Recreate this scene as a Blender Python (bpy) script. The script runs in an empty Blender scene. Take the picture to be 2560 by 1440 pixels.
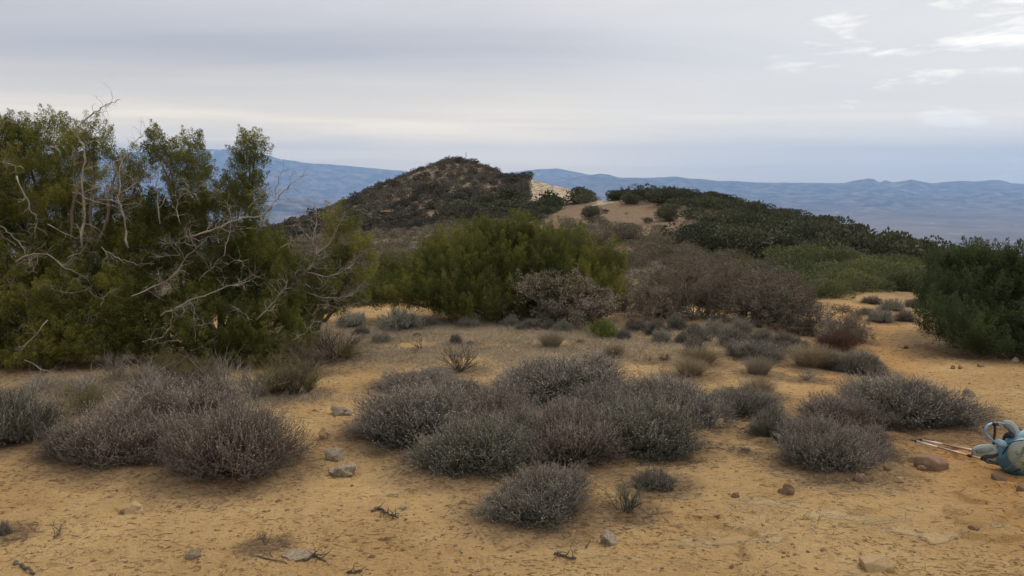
import bpy, math, random
import numpy as np
from mathutils import Vector

scene = bpy.context.scene
COL = scene.collection
RNG = np.random.default_rng(7)
random.seed(7)

# ------------------------------------------------------------------ camera model
W_, H_, F_ = 2560.0, 1440.0, 2009.0
PITCH = math.atan(280.0 / F_)
CP, SP = math.cos(PITCH), math.sin(PITCH)
EYE = 2.0

def ray(px, py):
    a = (px - W_ / 2) / F_
    b = (H_ / 2 - py) / F_
    return np.array([a, CP + b * SP, -SP + b * CP])

def at(px, py, Y):
    """world point at forward distance Y (metres) seen at photo pixel px, py"""
    d = ray(px, py)
    return np.array([0, 0, EYE]) + d * (Y / d[1])

def project(x, y, z):
    dz = z - EYE
    dep = y * CP - dz * SP
    v = y * SP + dz * CP
    return W_ / 2 + F_ * x / dep, H_ / 2 - F_ * v / dep

# ------------------------------------------------------------------ numpy noise
def _h2(ix, iy, s):
    v = np.sin(ix * 127.1 + iy * 311.7 + s * 74.7) * 43758.5453
    return v - np.floor(v)

def vn(x, y, s=0):
    ix, iy = np.floor(x), np.floor(y)
    fx, fy = x - ix, y - iy
    fx = fx * fx * (3 - 2 * fx); fy = fy * fy * (3 - 2 * fy)
    a = _h2(ix, iy, s); b = _h2(ix + 1, iy, s); c = _h2(ix, iy + 1, s); d = _h2(ix + 1, iy + 1, s)
    return (a * (1 - fx) + b * fx) * (1 - fy) + (c * (1 - fx) + d * fx) * fy

def fbm(x, y, s=0, o=4, g=0.5):
    t = 0; a = 1.0; n = 0
    for i in range(o):
        t = t + a * vn(x, y, s + i * 13); n += a
        x = x * 2.03 + 17.1; y = y * 2.03 - 9.3; a *= g
    return t / n

def ridged(x, y, s=0, o=5):
    t = 0; a = 1.0; n = 0
    for i in range(o):
        v = 1 - np.abs(2 * vn(x, y, s + i * 7) - 1)
        t = t + a * v * v; n += a
        x = x * 2.1 + 3.7; y = y * 2.1 + 8.1; a *= 0.5
    return t / n

def _h3(i, j, k, s):
    v = np.sin(i * 127.1 + j * 311.7 + k * 74.7 + s * 19.3) * 43758.5453
    return v - np.floor(v)

def vn3(p, s=0):
    i = np.floor(p); f = p - i; f = f * f * (3 - 2 * f)
    r = 0
    for a in (0, 1):
        for b in (0, 1):
            for c in (0, 1):
                w = (f[:, 0] if a else 1 - f[:, 0]) * (f[:, 1] if b else 1 - f[:, 1]) * (f[:, 2] if c else 1 - f[:, 2])
                r = r + w * _h3(i[:, 0] + a, i[:, 1] + b, i[:, 2] + c, s)
    return r

def sstep(a, b, x):
    t = np.clip((x - a) / (b - a), 0, 1)
    return t * t * (3 - 2 * t)

def nrm(v):
    return v / np.maximum(np.linalg.norm(v, axis=-1, keepdims=True), 1e-9)

# ------------------------------------------------------------------ terrain height
# photo row of the bare ground at forward distance Y, per photo column
TAB = {
    -500: [(14, 819), (20, 760), (30, 715), (60, 700), (100, 710), (160, 730), (300, 790), (600, 850)],
    300: [(14, 819), (20, 760), (30, 712), (60, 680), (100, 670), (160, 700), (300, 790), (600, 850)],
    600: [(14, 819), (20, 750), (30, 708), (45, 675), (60, 650), (100, 610), (125, 596), (150, 622), (250, 720), (600, 830)],
    740: [(14, 819), (20, 747), (30, 705), (45, 665), (60, 635), (80, 600), (100, 570), (122, 553), (145, 575), (250, 690), (600, 820)],
    900: [(14, 819), (20, 745), (30, 700), (45, 655), (60, 620), (80, 580), (100, 545), (120, 512), (145, 486), (165, 500), (250, 620), (600, 800)],
    1020: [(14, 819), (20, 745), (30, 695), (45, 648), (60, 610), (80, 568), (100, 532), (120, 488), (140, 450), (155, 434), (175, 450), (260, 590), (600, 780)],
    1140: [(14, 819), (20, 745), (30, 690), (45, 638), (60, 598), (80, 556), (100, 520), (120, 478), (140, 434), (157, 392), (163, 391), (185, 430), (260, 560), (600, 760)],
    1230: [(14, 819), (20, 744), (30, 685), (45, 628), (60, 586), (80, 545), (100, 512), (120, 474), (140, 436), (153, 417), (175, 440), (260, 580), (600, 780)],
    1320: [(14, 819), (20, 742), (30, 680), (45, 618), (60, 573), (80, 533), (100, 503), (120, 470), (140, 438), (165, 470), (260, 600), (600, 790)],
    1400: [(14, 819), (20, 740), (30, 665), (40, 610), (50, 570), (60, 545), (70, 527), (80, 513), (100, 492), (120, 468), (132, 459), (155, 490), (260, 620), (600, 800)],
    1490: [(14, 819), (20, 740), (30, 660), (40, 605), (50, 565), (60, 537), (70, 519), (80, 510), (90, 504), (112, 486), (140, 520), (260, 640), (600, 800)],
    1640: [(14, 819), (20, 738), (30, 655), (40, 600), (50, 560), (60, 532), (70, 512), (78, 503), (90, 506), (130, 570), (260, 660), (600, 810)],
    1740: [(14, 819), (20, 735), (30, 648), (40, 592), (50, 553), (60, 522), (70, 500), (78, 491), (90, 500), (130, 580), (260, 680), (600, 820)],
    1900: [(14, 819), (20, 732), (30, 652), (40, 608), (50, 577), (60, 554), (70, 535), (77, 528), (90, 542), (130, 620), (260, 700), (600, 820)],
    2050: [(14, 819), (20, 730), (30, 665), (40, 622), (50, 593), (60, 573), (72, 559), (85, 576), (130, 650), (260, 720), (600, 830)],
    2200: [(14, 819), (20, 730), (30, 675), (40, 637), (50, 613), (62, 598), (75, 615), (120, 680), (260, 740), (600, 840)],
    2350: [(14, 819), (20, 736), (30, 690), (40, 656), (50, 640), (56, 638), (75, 670), (120, 730), (260, 780), (600, 850)],
    2560: [(14, 819), (20, 745), (30, 700), (40, 675), (48, 670), (65, 700), (120, 760), (260, 800), (600, 850)],
    3000: [(14, 819), (20, 750), (30, 705), (40, 680), (48, 678), (65, 710), (120, 770), (260, 810), (600, 860)],
}
_cols = sorted(TAB)
_cs = np.array([ray(c, 560)[0] / ray(c, 560)[1] for c in _cols])
_LY = np.linspace(math.log(12), math.log(600), 320)
_S = np.linspace(-0.95, 0.95, 380)
_grid = np.zeros((len(_cols), len(_LY)))
for _i, _c in enumerate(_cols):
    ys = np.log([t[0] for t in TAB[_c]]); ps = np.array([t[1] for t in TAB[_c]], float)
    if _c >= 1740: ps = ps + np.where(np.exp(ys) >= 25, 12.0 if _c < 1800 else 20.0, 0.0)
    elif _c >= 900: ps = ps + np.where(np.exp(ys) >= 28, 5.0, 0.0)
    pyv = np.interp(_LY, ys, ps)
    b = (H_ / 2 - pyv) / F_
    _grid[_i] = (-SP + b * CP) / (CP + b * SP)
_G = np.zeros((len(_S), len(_LY)))
for _j in range(len(_LY)):
    _G[:, _j] = np.interp(_S, _cs, _grid[:, _j])
def _blur(a, k, ax):
    w = np.hanning(2 * k + 3)[1:-1]; w /= w.sum()
    pad = [(0, 0), (0, 0)]; pad[ax] = (k, k)
    b = np.pad(a, pad, mode='edge')
    return np.apply_along_axis(lambda m: np.convolve(m, w, 'valid'), ax, b)
_G = _blur(_blur(_G, 4, 0), 3, 1)

def height(x, y, micro=True):
    x = np.asarray(x, float); y = np.asarray(y, float)
    r = np.hypot(x, y); az = np.arctan2(x, y)
    azc = np.clip(az, -0.74, 0.74)
    s = np.tan(azc); Y = r * np.cos(azc)
    ly = np.log(np.clip(Y, 12, 600))
    fi = np.clip((s - _S[0]) / (_S[1] - _S[0]), 0, len(_S) - 1.001)
    fj = np.clip((ly - _LY[0]) / (_LY[1] - _LY[0]), 0, len(_LY) - 1.001)
    i = fi.astype(int); j = fj.astype(int); a = fi - i; b = fj - j
    t = (_G[i, j] * (1 - a) + _G[i + 1, j] * a) * (1 - b) + (_G[i, j + 1] * (1 - a) + _G[i + 1, j + 1] * a) * b
    zt = EYE + t * Y
    zn = -0.05 * Y
    w = sstep(13.5, 17.5, Y)
    back = sstep(1.3, 2.2, np.abs(az))
    zt = zt * (1 - back) + (-0.05 * r) * back
    z = zn * (1 - w) + zt * w
    far = sstep(600, 2300, r)
    z = z * (1 - far) - 650 * far
    # broad and small undulation
    z = z + (fbm(x * 0.35, y * 0.35, 3, 3) - 0.5) * 0.10 * sstep(2, 6, r) * (1 - 0.5 * w)
    z = z + (fbm(x * 0.09, y * 0.09, 5, 4) - 0.5) * 1.6 * sstep(22, 60, r)
    if micro:
        m = (1 - sstep(25, 60, r))
        z = z + (fbm(x * 3.1, y * 3.1, 9, 4) - 0.5) * 0.045 * m
        z = z + (fbm(x * 14, y * 14, 11, 3) - 0.5) * 0.014 * m
        z = z - 0.012 * sstep(0.62, 0.8, vn(x * 9, y * 7, 21)) * m * (1 - sstep(-0.5, 1.5, x))
        led = fbm(x * 1.1 + 5, y * 2.3, 31, 3)
        z = z + 0.035 * sstep(0.56, 0.60, led) * sstep(0.3, 1.5, x) * (1 - sstep(8, 10, r))
    return z

def hz(x, y):
    return float(height(np.array([x]), np.array([y]), False)[0])

def ground_hit(px, py):
    Y = np.concatenate([np.linspace(2.5, 30, 900), np.linspace(30.2, 200, 1200)])
    for tries in range(60):
        d = ray(px, py); d = d / d[1]
        z = height(d[0] * Y, Y, False)
        zr = EYE + d[2] * Y
        k = np.argmax(zr <= z)
        if zr[k] <= z[k]: break
        py += 1.5
    return np.array([d[0] * Y[k], Y[k], z[k]])

# ------------------------------------------------------------------ mesh helpers
class Acc:
    def __init__(s):
        s.V = []; s.T = []; s.Q = []; s.A = []; s.n = 0
    def add(s, V, T=None, Q=None, tint=None):
        V = np.asarray(V, float).reshape(-1, 3)
        if T is not None and len(T): s.T.append(np.asarray(T, np.int64).reshape(-1, 3) + s.n)
        if Q is not None and len(Q): s.Q.append(np.asarray(Q, np.int64).reshape(-1, 4) + s.n)
        if tint is None: tint = np.full(len(V), 0.5)
        s.A.append(np.broadcast_to(np.asarray(tint, float), (len(V),)).copy())
        s.V.append(V); s.n += len(V)
    def mesh(s, name, mat, smooth=False, attrs=None):
        V = np.concatenate(s.V) if s.V else np.zeros((0, 3))
        T = np.concatenate(s.T) if s.T else np.zeros((0, 3), int)
        Q = np.concatenate(s.Q) if s.Q else np.zeros((0, 4), int)
        me = bpy.data.meshes.new(name)
        me.vertices.add(len(V)); me.vertices.foreach_set('co', V.astype(np.float32).ravel())
        nl = len(T) * 3 + len(Q) * 4
        me.loops.add(nl)
        me.loops.foreach_set('vertex_index', np.concatenate([T.ravel(), Q.ravel()]).astype(np.int32))
        me.polygons.add(len(T) + len(Q))
        st = np.concatenate([np.arange(len(T)) * 3, len(T) * 3 + np.arange(len(Q)) * 4]).astype(np.int32)
        me.polygons.foreach_set('loop_start', st)
        if smooth:
            me.polygons.foreach_set('use_smooth', np.ones(len(T) + len(Q), bool))
        at_ = me.attributes.new('tint', 'FLOAT', 'POINT')
        at_.data.foreach_set('value', np.concatenate(s.A).astype(np.float32))
        for k, v in (attrs or {}).items():
            q = me.attributes.new(k, 'FLOAT', 'POINT'); q.data.foreach_set('value', np.asarray(v, np.float32))
        me.update(calc_edges=True)
        if mat is not None: me.materials.append(mat)
        return me

def leaves(acc, P, D, L, Wd, rng, tint):
    """small pointed leaf triangles starting at P along D"""
    n = len(P)
    D = nrm(D)
    S = nrm(np.cross(D, rng.normal(size=(n, 3))))
    L = np.broadcast_to(L, (n,))[:, None]; Wd = np.broadcast_to(Wd, (n,))[:, None]
    V = np.stack([P - S * Wd * 0.5, P + S * Wd * 0.5, P + D * L], 1)
    acc.add(V, T=np.arange(n * 3).reshape(n, 3), tint=np.repeat(np.broadcast_to(tint, (n,)), 3))

def kites(acc, P, D, L, Wd, rng, tint):
    n = len(P)
    D = nrm(D)
    S = nrm(np.cross(D, rng.normal(size=(n, 3))))
    L = np.broadcast_to(L, (n,))[:, None]; Wd = np.broadcast_to(Wd, (n,))[:, None]
    V = np.stack([P, P + D * L * 0.45 + S * Wd * 0.5, P + D * L, P + D * L * 0.45 - S * Wd * 0.5], 1)
    acc.add(V, Q=np.arange(n * 4).reshape(n, 4), tint=np.repeat(np.broadcast_to(tint, (n,)), 4))

def ribbons(acc, P, w, rng, tint):
    """P (n,k,3) polylines -> narrow three-sided stems"""
    n, k, _ = P.shape
    T = nrm(P[:, -1] - P[:, 0])
    S = nrm(np.cross(T, rng.normal(size=(n, 3)))); B = np.cross(T, S)
    w = np.asarray(w, float)
    if w.ndim == 1: w = np.broadcast_to(w, (n, k))
    ang = [0, 2.094, 4.189]
    V = np.stack([P + (S * math.cos(a) + B * math.sin(a))[:, None, :] * (w[:, :, None] * 0.5) for a in ang], 2)
    idx = np.arange(n * k * 3).reshape(n, k, 3)
    Q = []
    for a in range(3):
        b = (a + 1) % 3
        Q.append(np.stack([idx[:, :-1, a], idx[:, 1:, a], idx[:, 1:, b], idx[:, :-1, b]], -1).reshape(-1, 4))
    acc.add(V, Q=np.concatenate(Q), tint=np.repeat(np.broadcast_to(tint, (n,)), k * 3))

def tube(acc, P, R, sides=6, tint=0.5, cap=True):
    P = np.asarray(P, float); k = len(P)
    R = np.broadcast_to(np.asarray(R, float), (k,))
    T = np.gradient(P, axis=0); T = nrm(T)
    ref = np.array([0.0, 0, 1]) if abs(T[0][2]) < 0.9 else np.array([1.0, 0, 0])
    N = np.zeros((k, 3)); v = nrm(np.cross(T[0], ref))
    for i in range(k):
        v = v - T[i] * np.dot(v, T[i]); v = nrm(v); N[i] = v
    B = np.cross(T, N)
    a = np.linspace(0, 2 * math.pi, sides, endpoint=False)
    V = P[:, None] + (N[:, None] * np.cos(a)[None, :, None] + B[:, None] * np.sin(a)[None, :, None]) * R[:, None, None]
    idx = np.arange(k * sides).reshape(k, sides)
    Q = np.stack([idx[:-1], np.roll(idx[:-1], -1, 1), np.roll(idx[1:], -1, 1), idx[1:]], -1).reshape(-1, 4)
    V = V.reshape(-1, 3)
    T3 = []
    if cap:
        V = np.concatenate([V, P[:1], P[-1:]]); c0 = k * sides; c1 = c0 + 1
        for i in range(sides):
            j = (i + 1) % sides
            T3.append((c0, idx[0, j], idx[0, i])); T3.append((c1, idx[-1, i], idx[-1, j]))
    acc.add(V, T=T3, Q=Q, tint=tint)

def spline(pts, n=12):
    p = np.asarray(pts, float)
    p = np.concatenate([[2 * p[0] - p[1]], p, [2 * p[-1] - p[-2]]])
    out = []
    for i in range(1, len(p) - 2):
        for t in np.linspace(0, 1, n, endpoint=False):
            out.append(0.5 * ((2 * p[i]) + (-p[i - 1] + p[i + 1]) * t + (2 * p[i - 1] - 5 * p[i] + 4 * p[i + 1] - p[i + 2]) * t * t
                              + (-p[i - 1] + 3 * p[i] - 3 * p[i + 1] + p[i + 2]) * t ** 3))
    out.append(p[-2])
    return np.array(out)

# ------------------------------------------------------------------ object helpers
def link(o): COL.objects.link(o); return o

def thing(name, label, cat, loc=(0, 0, 0), rz=0.0, sc=(1, 1, 1), group=None, parts=(), tilt=None):
    e = bpy.data.objects.new(name, None)
    e.empty_display_size = 0.1
    e.location = [float(v) for v in loc]; e.rotation_euler = (tilt[0] if tilt else 0, tilt[1] if tilt else 0, rz); e.scale = sc
    link(e); e['label'] = label; e['category'] = cat
    if group: e['group'] = group
    for pn, me in parts:
        c = bpy.data.objects.new(pn, me); link(c); c.parent = e
    return e

def single(name, me, label=None, cat=None, group=None, kind=None, loc=(0, 0, 0), rz=0.0, sc=(1, 1, 1)):
    o = bpy.data.objects.new(name, me); link(o)
    o.location = [float(v) for v in loc]; o.rotation_euler = (0, 0, rz); o.scale = sc
    if label: o['label'] = label
    if cat: o['category'] = cat
    if group: o['group'] = group
    if kind: o['kind'] = kind
    return o

# ------------------------------------------------------------------ materials
def newmat(name):
    m = bpy.data.materials.new(name); m.use_nodes = True
    nt = m.node_tree; nt.nodes.clear()
    return m, nt, nt.nodes, nt.links

def N(nt, t, **kw):
    n = nt.nodes.new(t)
    for k, v in kw.items():
        if k in ('x', 'y'): continue
        setattr(n, k, v)
    return n

def ramp(nt, stops):
    r = nt.nodes.new('ShaderNodeValToRGB')
    els = r.color_ramp.elements
    while len(els) < len(stops): els.new(0.5)
    for e, (p, c) in zip(els, stops):
        e.position = p; e.color = (*c, 1) if len(c) == 3 else c
    return r

def noise(nt, vec, scale, detail=4, rough=0.55, dist=0.0):
    n = nt.nodes.new('ShaderNodeTexNoise')
    n.inputs['Scale'].default_value = scale; n.inputs['Detail'].default_value = detail
    n.inputs['Roughness'].default_value = rough; n.inputs['Distortion'].default_value = dist
    if vec is not None: nt.links.new(vec, n.inputs['Vector'])
    return n

def math_(nt, op, a, b=None, clamp=False):
    n = nt.nodes.new('ShaderNodeMath'); n.operation = op; n.use_clamp = clamp
    for i, v in enumerate((a, b)):
        if v is None: continue
        if isinstance(v, (int, float)): n.inputs[i].default_value = v
        else: nt.links.new(v, n.inputs[i])
    return n.outputs[0]

def mixc(nt, f, a, b, mode='MIX'):
    n = nt.nodes.new('ShaderNodeMix'); n.data_type = 'RGBA'; n.blend_type = mode
    for sock, v in ((n.inputs[0], f), (n.inputs[6], a), (n.inputs[7], b)):
        if isinstance(v, (int, float)): sock.default_value = v
        elif isinstance(v, tuple): sock.default_value = (*v, 1)
        else: nt.links.new(v, sock)
    return n.outputs[2]

def leafmat(name, stops, trans=0.25, rough=0.75, objrand=0.35, pscale=3.0):
    """foliage: colour from a per-leaf value, object variation and a soft patch noise"""
    m, nt, nd, lk = newmat(name)
    a = N(nt, 'ShaderNodeAttribute'); a.attribute_name = 'tint'
    oi = N(nt, 'ShaderNodeObjectInfo'); tc = N(nt, 'ShaderNodeTexCoord')
    no = noise(nt, tc.outputs['Object'], pscale, 3)
    v = math_(nt, 'MULTIPLY', a.outputs['Fac'], 0.55)
    v = math_(nt, 'ADD', v, math_(nt, 'MULTIPLY', oi.outputs['Random'], objrand))
    v = math_(nt, 'ADD', v, math_(nt, 'MULTIPLY', math_(nt, 'SUBTRACT', no.outputs['Fac'], 0.5), 0.9), clamp=True)
    r = ramp(nt, stops); lk.new(v, r.inputs[0])
    d = N(nt, 'ShaderNodeBsdfPrincipled')
    lk.new(r.outputs[0], d.inputs['Base Color']); d.inputs['Roughness'].default_value = rough
    d.inputs['Specular IOR Level'].default_value = 0.25
    t = N(nt, 'ShaderNodeBsdfTranslucent'); lk.new(r.outputs[0], t.inputs['Color'])
    mx = N(nt, 'ShaderNodeMixShader'); mx.inputs[0].default_value = trans
    lk.new(d.outputs[0], mx.inputs[1]); lk.new(t.outputs[0], mx.inputs[2])
    o = N(nt, 'ShaderNodeOutputMaterial'); lk.new(mx.outputs[0], o.inputs[0])
    return m

def solidmat(name, c1, c2, scale=8.0, rough=0.8, bump=0.3, bscale=40.0, spec=0.3, metal=0.0, stretch=None, dist=0.01):
    m, nt, nd, lk = newmat(name)
    tc = N(nt, 'ShaderNodeTexCoord'); vec = tc.outputs['Object']
    if stretch:
        mp = N(nt, 'ShaderNodeMapping'); mp.inputs['Scale'].default_value = stretch
        lk.new(vec, mp.inputs['Vector']); vec = mp.outputs[0]
    oi = N(nt, 'ShaderNodeObjectInfo')
    n1 = noise(nt, vec, scale, 5, 0.6)
    v = math_(nt, 'ADD', math_(nt, 'MULTIPLY', math_(nt, 'SUBTRACT', n1.outputs['Fac'], 0.3), 2.2), math_(nt, 'MULTIPLY', math_(nt, 'SUBTRACT', oi.outputs['Random'], 0.5), 0.3), clamp=True)
    c = mixc(nt, v, c1, c2)
    d = N(nt, 'ShaderNodeBsdfPrincipled'); lk.new(c, d.inputs['Base Color'])
    d.inputs['Roughness'].default_value = rough; d.inputs['Specular IOR Level'].default_value = spec
    d.inputs['Metallic'].default_value = metal
    if bump:
        n2 = noise(nt, vec, bscale, 6, 0.65)
        b = N(nt, 'ShaderNodeBump'); b.inputs['Strength'].default_value = bump; b.inputs['Distance'].default_value = dist
        lk.new(n2.outputs['Fac'], b.inputs['Height']); lk.new(b.outputs[0], d.inputs['Normal'])
    o = N(nt, 'ShaderNodeOutputMaterial'); lk.new(d.outputs[0], o.inputs[0])
    return m

M = {}
M['sage_stem'] = leafmat('sage_stem', [(0.0, (0.07, 0.055, 0.045)), (0.5, (0.155, 0.128, 0.107)), (1.0, (0.31, 0.265, 0.225))], 0.0, 0.9, 0.25)
M['sage_leaf'] = leafmat('sage_leaf', [(0.0, (0.085, 0.084, 0.066)), (0.5, (0.18, 0.175, 0.142)), (1.0, (0.34, 0.325, 0.275))], 0.15, 0.85, 0.3)
M['sage_leaf_green'] = leafmat('sage_leaf_green', [(0.0, (0.06, 0.072, 0.045)), (0.5, (0.13, 0.14, 0.098)), (1.0, (0.26, 0.26, 0.195))], 0.15, 0.85, 0.3)
M['sage_leaf_brown'] = leafmat('sage_leaf_brown', [(0.0, (0.08, 0.062, 0.048)), (0.5, (0.165, 0.132, 0.107)), (1.0, (0.31, 0.26, 0.215))], 0.15, 0.85, 0.3)
M['pale_leaf'] = leafmat('pale_leaf', [(0.0, (0.20, 0.20, 0.15)), (0.5, (0.33, 0.33, 0.26)), (1.0, (0.48, 0.47, 0.39))], 0.15, 0.85, 0.3)
M['juniper_leaf'] = leafmat('juniper_leaf', [(0.0, (0.046, 0.057, 0.02)), (0.3, (0.115, 0.126, 0.032)), (0.6, (0.26, 0.25, 0.056)), (1.0, (0.46, 0.42, 0.10))], 0.3, 0.7, 0.1, 1.4)  # wide ramp: leaf tones, with the crown's lit and dark patches painted in
M['juniper_mid'] = leafmat('juniper_mid', [(0.0, (0.045, 0.056, 0.018)), (0.35, (0.12, 0.125, 0.03)), (0.65, (0.24, 0.23, 0.048)), (1.0, (0.38, 0.35, 0.075))], 0.3, 0.7, 0.1, 2.2)
M['juniper_dark'] = leafmat('juniper_dark', [(0.0, (0.03, 0.043, 0.02)), (0.5, (0.066, 0.086, 0.032)), (1.0, (0.14, 0.16, 0.05))], 0.3, 0.7, 0.2, 1.4)
M['scrub_leaf'] = leafmat('scrub_leaf', [(0.0, (0.06, 0.05, 0.033)), (0.5, (0.15, 0.123, 0.088)), (1.0, (0.34, 0.295, 0.23))], 0.15, 0.8, 0.5, 2.0)
M['slope_leaf'] = leafmat('slope_leaf', [(0.0, (0.055, 0.05, 0.03)), (0.5, (0.12, 0.10, 0.066)), (1.0, (0.22, 0.188, 0.135))], 0.15, 0.85, 0.5, 1.0)
M['hill_leaf'] = leafmat('hill_leaf', [(0.0, (0.022, 0.024, 0.017)), (0.4, (0.058, 0.054, 0.04)), (0.75, (0.11, 0.096, 0.073)), (1.0, (0.20, 0.175, 0.14))], 0.15, 0.85, 0.45, 0.6)
M['green_leaf'] = leafmat('green_leaf', [(0.0, (0.022, 0.027, 0.016)), (0.5, (0.06, 0.066, 0.035)), (1.0, (0.15, 0.142, 0.085))], 0.2, 0.8, 0.45, 0.8)
M['olive_leaf'] = leafmat('olive_leaf', [(0.0, (0.04, 0.052, 0.018)), (0.5, (0.09, 0.105, 0.035)), (1.0, (0.18, 0.185, 0.07))], 0.3, 0.75, 0.4, 0.8)
M['lime_leaf'] = leafmat('lime_leaf', [(0.0, (0.10, 0.13, 0.025)), (0.5, (0.19, 0.22, 0.04)), (1.0, (0.28, 0.30, 0.06))], 0.3, 0.7, 0.2, 3)
M['red_leaf'] = leafmat('red_leaf', [(0.0, (0.10, 0.042, 0.03)), (0.5, (0.17, 0.08, 0.058)), (1.0, (0.26, 0.15, 0.11))], 0.2, 0.8, 0.2, 3)
M['straw'] = leafmat('straw', [(0.0, (0.26, 0.20, 0.12)), (0.5, (0.42, 0.335, 0.21)), (1.0, (0.56, 0.47, 0.32))], 0.25, 0.8, 0.2, 2)
M['straw_grey'] = leafmat('straw_grey', [(0.0, (0.25, 0.205, 0.145)), (0.5, (0.40, 0.34, 0.25)), (1.0, (0.58, 0.51, 0.39))], 0.2, 0.85, 0.2, 1.2)
M['stalk'] = leafmat('stalk', [(0.0, (0.26, 0.215, 0.165)), (0.5, (0.42, 0.36, 0.29)), (1.0, (0.60, 0.53, 0.44))], 0.1, 0.9, 0.2)
M['broom'] = leafmat('broom', [(0.0, (0.085, 0.075, 0.03)), (0.5, (0.16, 0.14, 0.052)), (1.0, (0.27, 0.235, 0.09))], 0.2, 0.8, 0.2, 3)
M['bark'] = solidmat('juniper_bark', (0.11, 0.085, 0.065), (0.27, 0.23, 0.19), 6, 0.9, 0.6, 30, 0.2, stretch=(4, 4, 0.8))
M['deadwood'] = solidmat('dead_wood', (0.13, 0.112, 0.092), (0.42, 0.37, 0.315), 5, 0.85, 0.5, 40, 0.2)
M['darkwood'] = solidmat('dark_twig', (0.05, 0.04, 0.032), (0.14, 0.11, 0.085), 9, 0.9, 0.3, 60, 0.2)
M['litter'] = leafmat('litter', [(0.0, (0.10, 0.06, 0.035)), (0.5, (0.19, 0.125, 0.075)), (1.0, (0.38, 0.29, 0.19))], 0.0, 0.9, 0.0, 1.5)

def rockmat(name, c1, c2, lich=None):
    m, nt, nd, lk = newmat(name)
    tc = N(nt, 'ShaderNodeTexCoord'); vec = tc.outputs['Object']
    n1 = noise(nt, vec, 6, 6, 0.65)
    c = mixc(nt, math_(nt, 'MULTIPLY', math_(nt, 'SUBTRACT', n1.outputs['Fac'], 0.25), 2.0, True), c1, c2)
    if lich:
        n3 = noise(nt, vec, 14, 5, 0.7)
        f = math_(nt, 'MULTIPLY', math_(nt, 'SUBTRACT', n3.outputs['Fac'], 0.52), 9, True)
        c = mixc(nt, f, c, lich)
    d = N(nt, 'ShaderNodeBsdfPrincipled'); lk.new(c, d.inputs['Base Color'])
    d.inputs['Roughness'].default_value = 0.88; d.inputs['Specular IOR Level'].default_value = 0.25
    n2 = noise(nt, vec, 25, 8, 0.7)
    b = N(nt, 'ShaderNodeBump'); b.inputs['Strength'].default_value = 0.6; b.inputs['Distance'].default_value = 0.02
    lk.new(n2.outputs['Fac'], b.inputs['Height']); lk.new(b.outputs[0], d.inputs['Normal'])
    o = N(nt, 'ShaderNodeOutputMaterial'); lk.new(d.outputs[0], o.inputs[0])
    return m
M['rock_pale'] = rockmat('pale_rock', (0.19, 0.145, 0.09), (0.37, 0.30, 0.215), (0.10, 0.083, 0.065))
M['rock_brown'] = rockmat('brown_rock', (0.15, 0.09, 0.055), (0.27, 0.175, 0.11))
M['rock_tan'] = rockmat('tan_rock', (0.30, 0.20, 0.10), (0.45, 0.32, 0.17))

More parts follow.
